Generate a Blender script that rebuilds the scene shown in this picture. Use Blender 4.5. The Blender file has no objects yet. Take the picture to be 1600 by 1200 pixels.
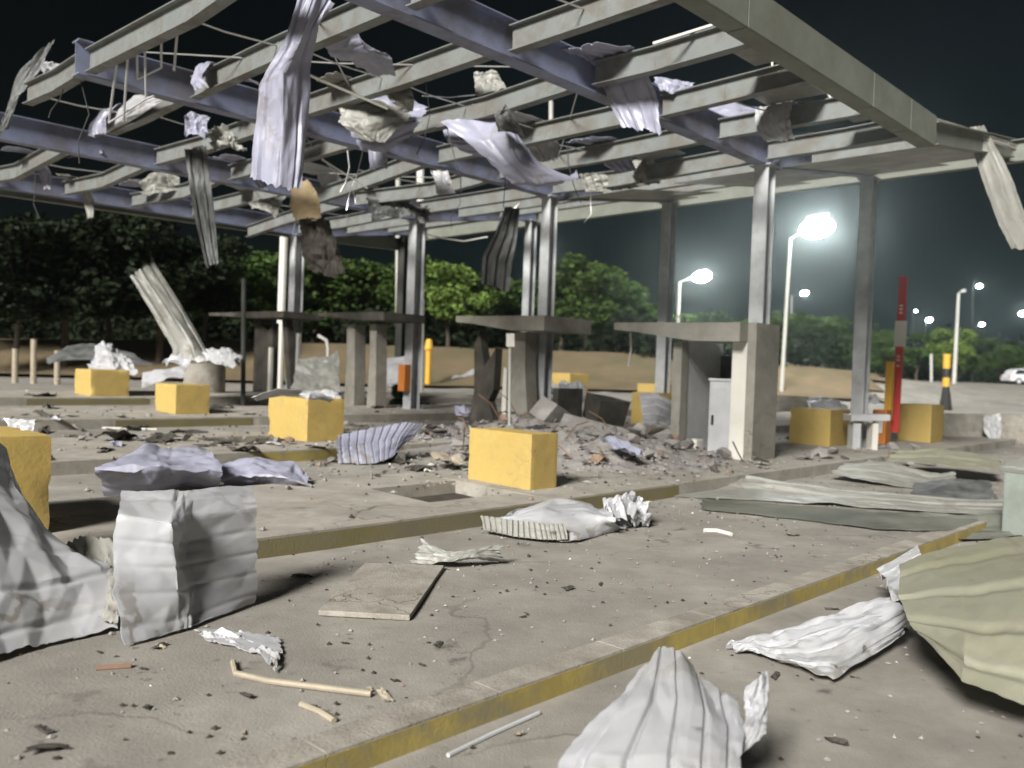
import bpy, bmesh, math, random
from mathutils import Vector, Matrix, noise
random.seed(7)
R = math.radians
S = bpy.context.scene
COL = S.collection

# ---------------------------------------------------------------- camera
FPX, H = 1341.0, 1.7                       # focal length in pixels of a 1600 wide frame, eye height
PITCH, ROLL, ANG = R(-.95), R(2.03), R(43.78)
cp, sp, cr, sr = math.cos(PITCH), math.sin(PITCH), math.cos(ROLL), math.sin(ROLL)
FW = Vector((0, cp, sp)); RT = Vector((cr, -sr*sp, sr*cp)); UP = Vector((-sr, -cr*sp, cr*cp))
EYE = Vector((0, 0, H))
cam = bpy.data.cameras.new('camera'); co = bpy.data.objects.new('camera', cam); COL.objects.link(co)
co.matrix_world = Matrix(((RT.x, UP.x, -FW.x, 0), (RT.y, UP.y, -FW.y, 0), (RT.z, UP.z, -FW.z, H), (0, 0, 0, 1)))
cam.sensor_width = 36; cam.lens = 36*FPX/1600; cam.clip_start = .05; cam.clip_end = 3000
cam.dof.use_dof = True; cam.dof.focus_distance = 6.0; cam.dof.aperture_fstop = 1.3
S.camera = co

# ---------------------------------------------------------------- light and sky
SUN_EL, SUN_DIR = R(32), Vector((-.46, -.89, 0)).normalized()      # the floodlight glare comes from the left, behind the photographer
w = bpy.data.worlds.new('World'); S.world = w; w.use_nodes = True
nt = w.node_tree; nt.nodes.clear()
out = nt.nodes.new('ShaderNodeOutputWorld'); bg = nt.nodes.new('ShaderNodeBackground')
tc = nt.nodes.new('ShaderNodeTexCoord'); sx = nt.nodes.new('ShaderNodeSeparateXYZ')
nt.links.new(tc.outputs['Generated'], sx.inputs[0])
rp = nt.nodes.new('ShaderNodeValToRGB')
e = rp.color_ramp.elements
e[0].position = 0; e[0].color = (.0038, .0072, .0074, 1)
e[1].position = .55; e[1].color = (.0012, .0012, .0022, 1)
m_ = e.new(.18); m_.color = (.0022, .0038, .0042, 1)
nt.links.new(sx.outputs['Z'], rp.inputs[0])
# town glow low on the right
mr = nt.nodes.new('ShaderNodeMapRange'); mr.inputs['From Min'].default_value = -.35; mr.inputs['From Max'].default_value = .75
mr.inputs['To Min'].default_value = .35; mr.inputs['To Max'].default_value = 1.35
nt.links.new(sx.outputs['X'], mr.inputs['Value'])
mx = nt.nodes.new('ShaderNodeVectorMath'); mx.operation = 'SCALE'
nt.links.new(rp.outputs[0], mx.inputs[0]); nt.links.new(mr.outputs[0], mx.inputs['Scale'])
nt.links.new(mx.outputs[0], bg.inputs['Color']); bg.inputs['Strength'].default_value = 1.0
nt.links.new(bg.outputs[0], out.inputs['Surface'])
sun = bpy.data.lights.new('sun', 'SUN'); sun.energy = 2.4; sun.angle = R(16); sun.color = (1, .97, .92)
so = bpy.data.objects.new('sun', sun); COL.objects.link(so)
ld = -(SUN_DIR*math.cos(SUN_EL) + Vector((0, 0, math.sin(SUN_EL))))
so.rotation_euler = ld.to_track_quat('-Z', 'Y').to_euler()
S.view_settings.view_transform = 'Standard'; S.view_settings.look = 'None'; S.view_settings.gamma = 1
S.view_settings.use_curve_mapping = False; S.view_settings.exposure = 1.68
S.cycles.use_denoising = True
S.cycles.max_bounces = 5; S.cycles.sample_clamp_indirect = 4

# ---------------------------------------------------------------- coordinates
D1 = Vector((math.sin(ANG), math.cos(ANG), 0))     # along the lanes
D2 = Vector((-math.cos(ANG), math.sin(ANG), 0))    # across the lanes, to the left
Z = Vector((0, 0, 1))
def W(u, v, z=0): return D1*u + D2*v + Z*z
def clamp(x, a, b): return max(a, min(b, x))
def sm(x): x = clamp(x, 0, 1); return x*x*(3-2*x)
KERB = 2.9
def gz(u, v):                                     # height of the ground
    y = u*D1.y + v*D2.y; x = u*D1.x + v*D2.x
    z = .031*clamp(v-7, 0, 16) + .010*clamp(u-24, 0, 60)
    z += .12*sm((v-(KERB+.02))/.03) if u < 13 else .12*sm((v-KERB+2)/4)
    # earth bank behind the plaza
    hb = 2.05 - 1.25*sm((x-8)/26) - .5*sm((-x-12)/20)
    z += hb*sm((y-(43+.10*x if x > 0 else 43+.25*x))/9)
    return z
def gw(p): return gz(p.dot(D1), p.dot(D2))
def ray(px, py): return RT*((px-800)/FPX) + UP*((600-py)/FPX) + FW
def gp(px, py, dz=0):                             # the ground point (raised by dz) seen at a pixel
    r = ray(px, py); z = dz+.1; p = None
    for _ in range(25):
        t = (z-H)/r.z
        if t < 0: t = 60
        p = EYE + r*min(t, 160); z = .5*z + .5*(gw(p)+dz)
    return p
def ad(px, py, d): return EYE + ray(px, py)*d     # point at forward depth d
def av(px, py, v): r = ray(px, py); return EYE + r*(v/r.dot(D2))
def au(px, py, u): r = ray(px, py); return EYE + r*(u/r.dot(D1))
def PT(t):
    if isinstance(t, Vector): return t
    if len(t) == 2: return gp(t[0], t[1], .01)
    a = t[2]
    if isinstance(a, str):
        q = float(a[1:])
        if a[0] == 'z': r = ray(t[0], t[1]); return EYE + r*((q-H)/r.z)
        return av(t[0], t[1], q) if a[0] == 'v' else au(t[0], t[1], q) if a[0] == 'u' else gp(t[0], t[1], q)
    return ad(t[0], t[1], a)

# ---------------------------------------------------------------- materials
def mat(name, col, rough=.6, metal=0, var=.25, scale=3., bump=.0, bscale=40., dirt=None, dirt_amt=.5, dscale=1.2, spec=.5, emit=None, estr=0, detail=6, dsharp=.12):
    m = bpy.data.materials.new(name); m.use_nodes = True
    n = m.node_tree; b = n.nodes['Principled BSDF']; L = n.links.new
    tc = n.nodes.new('ShaderNodeTexCoord')
    ns = n.nodes.new('ShaderNodeTexNoise'); ns.inputs['Scale'].default_value = scale; ns.inputs['Detail'].default_value = detail; ns.inputs['Roughness'].default_value = .65
    L(tc.outputs['Object'], ns.inputs['Vector'])
    r = n.nodes.new('ShaderNodeValToRGB'); r.color_ramp.elements[0].position = .3; r.color_ramp.elements[1].position = .72
    r.color_ramp.elements[0].color = tuple(c*(1-var) for c in col)+(1,); r.color_ramp.elements[1].color = tuple(min(1, c*(1+var*.7)) for c in col)+(1,)
    L(ns.outputs['Fac'], r.inputs[0]); c = r.outputs[0]
    if dirt:
        n2 = n.nodes.new('ShaderNodeTexNoise'); n2.inputs['Scale'].default_value = dscale; n2.inputs['Detail'].default_value = 9; n2.inputs['Roughness'].default_value = .7
        L(tc.outputs['Object'], n2.inputs['Vector'])
        r2 = n.nodes.new('ShaderNodeValToRGB'); r2.color_ramp.elements[0].position = .52-dsharp; r2.color_ramp.elements[1].position = .52+dsharp
        r2.color_ramp.elements[0].color = (0, 0, 0, 1); r2.color_ramp.elements[1].color = (dirt_amt,)*3+(1,)
        L(n2.outputs['Fac'], r2.inputs[0])
        mix = n.nodes.new('ShaderNodeMix'); mix.data_type = 'RGBA'; mix.inputs[7].default_value = dirt+(1,)
        L(r2.outputs[0], mix.inputs[0]); L(c, mix.inputs[6]); c = mix.outputs[2]
        rr = n.nodes.new('ShaderNodeMapRange'); rr.inputs['To Min'].default_value = rough; rr.inputs['To Max'].default_value = min(1, rough+.3)
        L(r2.outputs[0], rr.inputs['Value']); L(rr.outputs[0], b.inputs['Roughness'])
    else: b.inputs['Roughness'].default_value = rough
    L(c, b.inputs['Base Color'])
    b.inputs['Metallic'].default_value = metal; b.inputs['Specular IOR Level'].default_value = spec
    if bump:
        nb = n.nodes.new('ShaderNodeTexNoise'); nb.inputs['Scale'].default_value = bscale; nb.inputs['Detail'].default_value = 5
        L(tc.outputs['Object'], nb.inputs['Vector'])
        bn = n.nodes.new('ShaderNodeBump'); bn.inputs['Strength'].default_value = bump; bn.inputs['Distance'].default_value = .02
        L(nb.outputs['Fac'], bn.inputs['Height']); L(bn.outputs[0], b.inputs['Normal'])
    if emit: b.inputs['Emission Color'].default_value = emit+(1,); b.inputs['Emission Strength'].default_value = estr
    return m
M = {}
M['asphalt'] = mat('dusty_asphalt', (.335, .315, .28), .9, var=.28, scale=1.6, bump=.3, bscale=70, dirt=(.165, .15, .13), dirt_amt=.85, dscale=.6, detail=12, dsharp=.16)
M['concrete'] = mat('concrete', (.38, .355, .31), .9, var=.2, scale=2.5, bump=.3, bscale=60, dirt=(.20, .18, .15), dirt_amt=.7, dscale=1.6)
M['slab'] = mat('pale_concrete', (.37, .345, .30), .9, var=.18, scale=5, bump=.4, bscale=60, dirt=(.17, .15, .12), dirt_amt=.7, dscale=3)
M['booth'] = mat('booth_render', (.33, .315, .275), .85, var=.14, scale=1.5, bump=.25, bscale=30, dirt=(.15, .135, .11), dirt_amt=.6, dscale=1.3)
M['sooty'] = mat('scorched_concrete', (.10, .09, .075), .95, var=.45, scale=2, bump=.5, bscale=25, dirt=(.025, .024, .02), dirt_amt=.8, dscale=1.7)
M['chunk'] = mat('broken_concrete', (.335, .32, .305), .95, var=.3, scale=4, bump=.7, bscale=18, dirt=(.19, .165, .15), dirt_amt=.6, dscale=3)
M['brick'] = mat('broken_brick', (.30, .19, .125), .95, var=.3, scale=5, bump=.6, bscale=22, dirt=(.26, .22, .18), dirt_amt=.7, dscale=4)
M['kerb2'] = mat('shaded_island_kerb_paint', (.205, .175, .075), .85, var=.25, scale=3, bump=.15, bscale=40, dirt=(.15, .135, .10), dirt_amt=.8, dscale=1.5)  # shade on the island kerb face put into a darker yellow
M['yellow'] = mat('yellow_paint', (.56, .40, .12), .6, var=.16, scale=2.2, bump=.15, bscale=30, dirt=(.33, .245, .095), dirt_amt=.55, dscale=2.1)
M['kerb'] = mat('worn_yellow_kerb_paint', (.36, .285, .085), .8, var=.25, scale=3, bump=.12, bscale=40, dirt=(.22, .20, .13), dirt_amt=.8, dscale=1.9, dsharp=.06)
M['roof'] = mat('white_roofing_sheet', (.455, .46, .485), .33, var=.07, scale=1.5, dirt=(.31, .30, .28), dirt_amt=.55, dscale=1.5)
M['roofb'] = mat('blue_lit_roofing_sheet', (.34, .345, .44), .38, var=.08, scale=1.5, dirt=(.23, .23, .27), dirt_amt=.5, dscale=1.3)  # cool lamp tint on the sheets put into the base colour
M['roofg'] = mat('grey_roofing_sheet', (.30, .30, .275), .42, var=.15, scale=1.5, dirt=(.19, .18, .155), dirt_amt=.6, dscale=1.6)
M['roofo'] = mat('olive_beige_sheet', (.25, .25, .19), .6, var=.15, scale=1.2, dirt=(.17, .165, .10), dirt_amt=.6, dscale=1.1, bump=.1, bscale=6)
M['roofedge'] = mat('shadow_dark_roof_edge', (.10, .105, .085), .7, var=.3, scale=2, dirt=(.19, .19, .16), dirt_amt=.7, dscale=1.6)
M['greenbox'] = mat('pale_green_metal', (.30, .34, .31), .45, var=.15, dirt=(.17, .19, .16), dirt_amt=.6, dscale=2)
M['roofd'] = mat('dark_scorched_sheet', (.085, .09, .088), .5, var=.4, scale=2.5, dirt=(.2, .2, .2), dirt_amt=.5, dscale=2.2, bump=.1, bscale=8)
M['tan'] = mat('tan_insulation_board', (.40, .31, .18), .9, var=.22, scale=4, bump=.3, bscale=20, dirt=(.25, .19, .11), dirt_amt=.6, dscale=3)
M['girder'] = mat('blue_lit_grey_steel', (.225, .25, .36), .5, var=.14, scale=1.6, dirt=(.13, .115, .11), dirt_amt=.7, dscale=1.8, bump=.05, bscale=12, dsharp=.08)  # bluish lamp light on the girders put into the base colour
M['purlin'] = mat('cream_steel_paint', (.195, .21, .205), .5, var=.12, scale=1.4, dirt=(.135, .12, .10), dirt_amt=.7, dscale=2.2, bump=.05, bscale=12, dsharp=.07)
M['fascia'] = mat('olive_grey_steel', (.20, .215, .185), .55, var=.16, scale=1.3, dirt=(.13, .13, .10), dirt_amt=.6, dscale=1.2)
M['column'] = mat('grey_steel_column', (.50, .515, .53), .5, var=.15, scale=1.5, dirt=(.2, .2, .2), dirt_amt=.6, dscale=1.7)
M['coldark'] = mat('scorched_and_unlit_steel', (.045, .05, .042), .7, var=.4, scale=2)
M['rod'] = mat('galvanised_rod', (.62, .62, .6), .3, metal=.6, var=.1)
M['white'] = mat('white_paint', (.78, .76, .70), .45, var=.06, dirt=(.5, .47, .4), dirt_amt=.4, dscale=3)
M['cabinet'] = mat('grey_cabinet_paint', (.55, .56, .57), .4, var=.06, dirt=(.3, .3, .3), dirt_amt=.4, dscale=2)
M['orange'] = mat('orange_paint', (.58, .19, .035), .55, var=.15, dirt=(.3, .13, .04), dirt_amt=.5, dscale=3)
M['amber'] = mat('amber_paint', (.72, .40, .04), .5, var=.1, dirt=(.4, .22, .04), dirt_amt=.4, dscale=3)
M['red'] = mat('red_paint', (.62, .05, .045), .5, var=.12, dirt=(.25, .06, .05), dirt_amt=.4, dscale=3)
M['black'] = mat('black_paint', (.02, .02, .02), .6, var=.2)
M['pit'] = mat('dark_soil', (.05, .042, .032), 1, var=.4, scale=8, bump=.8, bscale=20)
M['soil'] = mat('dry_earth_bank', (.175, .125, .072), 1, var=.3, scale=.6, bump=.8, bscale=6, dirt=(.10, .095, .045), dirt_amt=.8, dscale=.25)
M['carpaint'] = mat('white_car_paint', (.72, .74, .76), .2, var=.03)
M['glass'] = mat('dark_glass', (.02, .025, .03), .08, var=.1)
M['rubber'] = mat('rubber', (.02, .02, .02), .8, var=.2)
M['wood'] = mat('weathered_batten', (.38, .33, .25), .8, var=.2, scale=6)
M['rust'] = mat('reddish_stick', (.24, .15, .10), .8, var=.2, scale=6)
M['bark'] = mat('bark', (.075, .06, .045), .95, var=.4, scale=5, bump=.8, bscale=12)
M['lamp'] = mat('led_lamp', (.9, .9, .9), .4, var=0, emit=(.92, 1, 1), estr=52)
M['lampfar'] = mat('far_led_lamp', (.9, .9, .9), .4, var=0, emit=(.85, .95, 1), estr=22)
M['pole'] = mat('galvanised_pole', (.52, .52, .48), .45, var=.1, dirt=(.35, .34, .3), dirt_amt=.4, dscale=2)
def leafmat(name, col):
    m = mat(name, col, .6, var=.55, scale=.55, spec=.12, detail=3)
    return m
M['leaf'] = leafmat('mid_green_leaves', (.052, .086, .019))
M['leafd'] = leafmat('dark_green_and_unlit_leaves', (.012, .019, .008))  # shade of the unlit left trees put into near black leaves
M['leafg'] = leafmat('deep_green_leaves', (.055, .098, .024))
M['leafl'] = leafmat('lamplit_green_leaves', (.13, .20, .045))  # lamp light on the lit trees put into brighter leaves

def spots(m, scale, size, col, amt=1, edge=False, distort=0):      # small dents and holes, or thin cracks, mixed over the base colour
    n = m.node_tree; b = n.nodes['Principled BSDF']; L = n.links.new
    src = b.inputs['Base Color'].links[0].from_socket
    tc = n.nodes.new('ShaderNodeTexCoord'); v = n.nodes.new('ShaderNodeTexVoronoi'); v.inputs['Scale'].default_value = scale
    if edge: v.feature = 'DISTANCE_TO_EDGE'
    vec = tc.outputs['Object']
    if distort:
        ns = n.nodes.new('ShaderNodeTexNoise'); ns.inputs['Scale'].default_value = scale*4; ns.inputs['Detail'].default_value = 4; L(vec, ns.inputs['Vector'])
        ad_ = n.nodes.new('ShaderNodeVectorMath'); ad_.operation = 'MULTIPLY_ADD'; ad_.inputs[1].default_value = (distort,)*3
        L(ns.outputs['Color'], ad_.inputs[0]); L(vec, ad_.inputs[2]); vec = ad_.outputs[0]
    L(vec, v.inputs['Vector'])
    r = n.nodes.new('ShaderNodeMapRange'); r.inputs['From Min'].default_value = size*.6; r.inputs['From Max'].default_value = size*1.3
    r.inputs['To Min'].default_value = amt; r.inputs['To Max'].default_value = 0
    L(v.outputs['Distance'], r.inputs['Value']); f = r.outputs[0]
    n3 = n.nodes.new('ShaderNodeTexNoise'); n3.inputs['Scale'].default_value = scale*.8; L(tc.outputs['Object'], n3.inputs['Vector'])
    r3 = n.nodes.new('ShaderNodeMapRange'); r3.inputs['From Min'].default_value = .45; r3.inputs['From Max'].default_value = .58; L(n3.outputs['Fac'], r3.inputs['Value'])
    mu = n.nodes.new('ShaderNodeMath'); mu.operation = 'MULTIPLY'; L(f, mu.inputs[0]); L(r3.outputs[0], mu.inputs[1])
    mix = n.nodes.new('ShaderNodeMix'); mix.data_type = 'RGBA'; mix.inputs[7].default_value = col+(1,)
    L(mu.outputs[0], mix.inputs[0]); L(src, mix.inputs[6]); L(mix.outputs[2], b.inputs['Base Color'])
for k in ('roof', 'roofb', 'roofg', 'roofo'): spots(M[k], 3.2, .085, (.07, .065, .055), .9, distort=.15); spots(M[k], 1.1, .035, (.20, .18, .15), .7, edge=True, distort=.6)
spots(M['asphalt'], .42, .007, (.09, .082, .07), .5, edge=True, distort=.9); spots(M['asphalt'], 1.7, .16, (.075, .068, .058), .75, distort=.5); spots(M['asphalt'], 7, .14, (.10, .09, .075), .7, distort=.12)
spots(M['concrete'], .55, .008, (.07, .062, .05), .9, edge=True, distort=.7); spots(M['concrete'], 2.1, .15, (.11, .10, .08), .7, distort=.4)
spots(M['slab'], 1.2, .010, (.10, .09, .07), .8, edge=True, distort=.5); spots(M['booth'], .9, .008, (.10, .09, .075), .8, edge=True, distort=.7); spots(M['booth'], 2.5, .12, (.13, .12, .10), .6, distort=.4)
spots(M['yellow'], 2.6, .11, (.2, .155, .08), .4, distort=.4); spots(M['yellow'], 1.6, .010, (.25, .19, .08), .4, edge=True, distort=.6)
# ---------------------------------------------------------------- building helpers
ORG = {}
def tag(o, label=None, cat=None, group=None, kind=None):
    if label: o['label'] = label
    if cat: o['category'] = cat
    if group: o['group'] = group
    if kind: o['kind'] = kind
    return o
def empty(name, loc, label, cat, group=None):
    o = bpy.data.objects.new(name, None); COL.objects.link(o); o.location = loc; o.empty_display_size = .1
    ORG[o.name] = Vector(loc); return tag(o, label, cat, group)
def link(name, me, material, parent=None, loc=None):
    o = bpy.data.objects.new(name, me); COL.objects.link(o)
    if material and not me.materials: me.materials.append(material)
    if parent: o.parent = parent; ORG[o.name] = ORG[parent.name]
    elif loc is not None: o.location = loc; ORG[o.name] = Vector(loc)
    else: ORG[o.name] = Vector((0, 0, 0))
    return o
class MB:
    def __init__(s): s.v = []; s.f = []
    def add(s, vs, fs):
        k = len(s.v); s.v += [Vector(a) for a in vs]; s.f += [tuple(i+k for i in f) for f in fs]; return s
    def hexa(s, p):                                # 8 points: bottom ring, top ring
        return s.add(p, [(3, 2, 1, 0), (4, 5, 6, 7), (0, 1, 5, 4), (1, 2, 6, 5), (2, 3, 7, 6), (3, 0, 4, 7)])
    def box(s, u0, u1, v0, v1, z0, z1, zf=None):   # in lane coordinates; zf adds a height per (u, v)
        q = [(u0, v0), (u1, v0), (u1, v1), (u0, v1)]; g = zf or (lambda u, v: 0)
        return s.hexa([W(u, v, z0+g(u, v)) for u, v in q] + [W(u, v, z1+g(u, v)) for u, v in q])
    def obox(s, c, ax, ay, az, sx, sy, sz):
        c = Vector(c); q = [(-1, -1), (1, -1), (1, 1), (-1, 1)]
        return s.hexa([c + ax*(a*sx/2) + ay*(b*sy/2) + az*(-sz/2) for a, b in q] + [c + ax*(a*sx/2) + ay*(b*sy/2) + az*(sz/2) for a, b in q])
    def beam(s, p0, p1, wd, ht, up=Z):             # solid bar between two points (centre line)
        p0 = Vector(p0); p1 = Vector(p1); d = (p1-p0); L = d.length; d.normalize(); y = up.cross(d).normalized(); z = d.cross(y)
        return s.obox((p0+p1)/2, d, y, z, L, wd, ht)
    def ibeam(s, p0, p1, ht, fl, tw=.012, tf=.018, up=Z):   # p = centre line of the BOTTOM flange underside
        p0 = Vector(p0); p1 = Vector(p1)
        s.beam(p0+up*tf/2, p1+up*tf/2, fl, tf, up); s.beam(p0+up*(ht-tf/2), p1+up*(ht-tf/2), fl, tf, up)
        return s.beam(p0+up*(ht/2), p1+up*(ht/2), tw, ht-2*tf, up)
    def tube(s, pts, r, n=8, r1=None):
        pts = [Vector(p) for p in pts]; rings = []
        for i, p in enumerate(pts):
            d = (pts[min(i+1, len(pts)-1)] - pts[max(i-1, 0)]).normalized()
            a = d.orthogonal().normalized() if i == 0 else (pa - d*pa.dot(d)).normalized()
            pa = a; b = d.cross(a); rr = r if r1 is None else r+(r1-r)*i/(len(pts)-1)
            rings.append([p + (a*math.cos(2*math.pi*k/n) + b*math.sin(2*math.pi*k/n))*rr for k in range(n)])
        vs = [q for ring in rings for q in ring]; fs = []
        for i in range(len(pts)-1):
            for k in range(n): fs.append((i*n+k, i*n+(k+1) % n, (i+1)*n+(k+1) % n, (i+1)*n+k))
        fs.append(tuple(range(n))[::-1]); fs.append(tuple(range((len(pts)-1)*n, len(pts)*n)))
        return s.add(vs, fs)
    def build(s, name, material, parent=None, loc=None, bevel=0, smooth=False, sharp=35):
        if parent is None and loc is None:
            n = len(s.v); loc = Vector((sum(p.x for p in s.v)/n, sum(p.y for p in s.v)/n, min(p.z for p in s.v)))
        o0 = ORG[parent.name] if parent else Vector(loc)
        me = bpy.data.meshes.new(name); me.from_pydata([p-o0 for p in s.v], [], s.f)
        bm = bmesh.new(); bm.from_mesh(me); bmesh.ops.recalc_face_normals(bm, faces=bm.faces)
        if bevel: bmesh.ops.bevel(bm, geom=bm.edges[:], offset=bevel, segments=2, profile=.6, affect='EDGES', clamp_overlap=True)
        bm.to_mesh(me); bm.free()
        if smooth:
            for p in me.polygons: p.use_smooth = True
            me.set_sharp_from_angle(angle=R(sharp))
        me.update()
        return link(name, me, material, parent, None if parent else loc)
def copy_tree(o, parent=None):
    c = o.copy(); COL.objects.link(c)
    if parent: c.parent = parent
    for ch in list(o.children): copy_tree(ch, c)
    return c

# creased metal: piecewise flat facets between randomly displaced fold corners
def facet(a, b, k, seed):
    r = (seed*1.37) % 3.1; ca, sa = math.cos(r), math.sin(r); o = Vector((seed*3.1 % 40, seed*1.7 % 40, 0))
    wa = a+.03*noise.noise(Vector((a*2.1, b*2.1, 1))+o); wb = b+.03*noise.noise(Vector((a*2.1, b*2.1, 9))+o)
    x = (wa*ca-wb*sa)*k+50; y = (wa*sa+wb*ca)*k*1.15+50
    i, j = math.floor(x), math.floor(y); fx, fy = x-i, y-j
    def hv(i, j): return ((math.sin(i*127.1+j*311.7+seed*17.3)*43758.5453) % 1)*2-1
    h00, h10, h01, h11 = hv(i, j), hv(i+1, j), hv(i, j+1), hv(i+1, j+1)
    if hv(i+77, j+33) > 0:
        return h00+(h10-h00)*fx+(h11-h10)*fy if fx > fy else h00+(h11-h01)*fx+(h01-h00)*fy
    return h00+(h10-h00)*fx+(h01-h00)*fy if fx+fy < 1 else h11+(h01-h11)*(1-fx)+(h10-h11)*(1-fy)
# a torn metal sheet: a grid of control points, interpolated, ribbed, crumpled, with ragged edges and a thickness
def cr4(a, b, c, d, t):
    return .5*((2*b) + (c-a)*t + (2*a-5*b+4*c-d)*t*t + (3*b-a-3*c+d)*t**3)
def sheet(name, rows, material, label=None, cat='metal sheet', parent=None, group=None, nu=30, nv=30, ribs=0, ribdir='u', ribh=.025, crump=.03, cscale=2.2, rag=.03, th=.005, seed=0, holes=0, base=None):
    g = [[PT(t) for t in r] for r in rows]; nr, nc = len(g), len(g[0]); nu = int(nu*1.9); nv = int(nv*1.9)
    def ix(i, n): return max(0, min(n-1, i))
    def spline(lst, x):
        n = len(lst)
        if n == 2: return lst[0].lerp(lst[1], x)
        f = x*(n-1); i = min(int(f), n-2); t = f-i
        g0 = lst[i-1] if i > 0 else lst[0]*2-lst[1]; g3 = lst[i+2] if i+2 < n else lst[-1]*2-lst[-2]
        return cr4(g0, lst[i], lst[i+1], g3, t).lerp(lst[i].lerp(lst[i+1], t), .88)   # folded rather than rounded
    rnd = random.Random(seed*97+13); crump *= .55 if crump < .08 else .8; off = Vector((rnd.uniform(-50, 50), rnd.uniform(-50, 50), rnd.uniform(-50, 50)))
    size = ((g[0][0]-g[-1][-1]).length + (g[0][-1]-g[-1][0]).length)/2
    def surf(a, b):
        return spline([spline(r, a) for r in g], b)
    P = []
    for j in range(nv+1):
        for i in range(nu+1):
            a, b = i/nu, j/nv
            ea = min(a, 1-a); eb = min(b, 1-b)
            # ragged outline: pull the parameter of edge points inward
            n1 = noise.noise(off+Vector((a*5, b*5, 1)))*.7 + noise.noise(off+Vector((a*19, b*19, 3)))*.5
            n2 = noise.noise(off+Vector((a*5, b*5, 7)))*.7 + noise.noise(off+Vector((a*19, b*19, 9)))*.5
            a2 = a + rag*n1*max(0, 1-ea*6); b2 = b + rag*n2*max(0, 1-eb*6)
            P.append((a2, b2))
    V = []; eps = .01
    for a, b in P:
        p = surf(a, b); du = surf(a+eps, b)-surf(a-eps, b); dv = surf(a, b+eps)-surf(a, b-eps)
        n = du.cross(dv); n = n.normalized() if n.length > 1e-9 else Z.copy()
        h = 0
        if ribs:
            ph = (a if ribdir == 'u' else b)*ribs; fr = ph-math.floor(ph)
            h += ribh*clamp((.5-abs(fr-.5))*9-3.2, 0, 1)
        if crump:
            h += crump*(1.25*facet(a, b, cscale*1.5, seed) + .75*facet(a, b, cscale*3.1, seed+500) + .38*facet(a, b, cscale*6.3, seed+900) + .04*noise.noise(p*7+off))
        V.append(p + n*h)
    if base is None:                                # keep the sheet out of the ground
        for i, p in enumerate(V):
            gzp = gw(p)+.012
            if p.z < gzp: V[i] = Vector((p.x, p.y, gzp + (noise.noise(p*9)+1)*.006))
    F = []; nn = nu+1
    for j in range(nv):
        for i in range(nu):
            if holes and noise.noise(off*2+Vector((i/nu*7, j/nv*7, 5))) > holes: continue
            F.append((j*nn+i, j*nn+i+1, (j+1)*nn+i+1, (j+1)*nn+i))
    bm = bmesh.new(); bv = [bm.verts.new(p) for p in V]
    for f in F: bm.faces.new([bv[k] for k in f])
    bmesh.ops.delete(bm, geom=[v for v in bm.verts if not v.link_faces], context='VERTS')
    bm.normal_update()
    vl = list(bm.verts); fl = list(bm.faces); el = [(e.verts[0], e.verts[1], e.link_faces[0]) for e in bm.edges if len(e.link_faces) == 1]
    bk = {v: bm.verts.new(v.co - v.normal*th) for v in vl}
    for f in fl: bm.faces.new([bk[v] for v in reversed(f.verts)])
    for v0, v1, f in el:
        fv = list(f.verts); i0 = fv.index(v0)
        if fv[(i0+1) % len(fv)] is v1: v0, v1 = v1, v0
        bm.faces.new([v0, v1, bk[v1], bk[v0]])
    cen = sum(V, Vector())/len(V)
    loc = ORG[parent.name] if parent else Vector((cen.x, cen.y, min(p.z for p in V)))
    bmesh.ops.translate(bm, verts=bm.verts, vec=-loc)
    me = bpy.data.meshes.new(name); bm.to_mesh(me); bm.free()
    for p in me.polygons: p.use_smooth = True
    me.set_sharp_from_angle(angle=R(32))
    o = link(name, me, material, parent, None if parent else loc)
    return tag(o, label, None if parent else cat, group)

# ================================================================= SETTING
def frange(a, b, s):
    r = []; x = a
    while x < b-1e-6: r.append(x); x += s
    return r
def gridmesh(us, vs, zf, f=W):
    V = [f(u, v, zf(u, v)) for v in vs for u in us]; n = len(us)
    F = [(j*n+i, j*n+i+1, (j+1)*n+i+1, (j+1)*n+i) for j in range(len(vs)-1) for i in range(n-1)]
    return V, F
def rough_g(u, v):
    p = Vector((u, v, 0))
    k = .010*noise.noise(p*1.3) + .005*noise.noise(p*4.1)
    return gz(u, v) + (k if v > 3.2 else k*.5 if v < 2.7 else 0)
us = [-300, -150, -60, -30, -15] + frange(-8, 26, .35) + frange(26, 90, 2) + frange(90, 700, 30)
vs = [-300, -120, -50, -20, -10] + frange(-5, 2.5, .5) + [2.5, 2.8, 2.9, 2.93, 2.96, 3.1] + frange(3.3, 24, .35) + frange(24, 80, 2) + frange(80, 700, 30)
V, F = gridmesh(us, vs, rough_g)
me = bpy.data.meshes.new('ground'); me.from_pydata(V, [], F)
for p in me.polygons: p.use_smooth = True
tag(link('ground', me, M['asphalt']), kind='structure', label='dusty asphalt ground of the wrecked toll plaza')
# earth bank behind the plaza
def bank_base(x): return 43+.10*x if x > 0 else 43+.25*x
V, F = gridmesh(frange(-70, 60, 1.3), [0, .05, .1, .16, .22, .28, .36, .45, .6, .8, 1], lambda a, b: 0, f=lambda a, b, z: Vector((a, bank_base(a)-.5+b*36, 0)))
kp = []
for i, p in enumerate(V):
    p.z = gw(p)+.16+.12*noise.noise(p*.5)*sm((p.y-bank_base(p.x))/2); kp.append(p.x/p.y < .45)
me = bpy.data.meshes.new('earth_bank'); me.from_pydata(V, [], [f for f in F if all(kp[k] for k in f)])
for p in me.polygons: p.use_smooth = True
tag(link('earth_bank', me, M['soil']), kind='structure', label='low brown earth bank behind the toll plaza')

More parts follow.
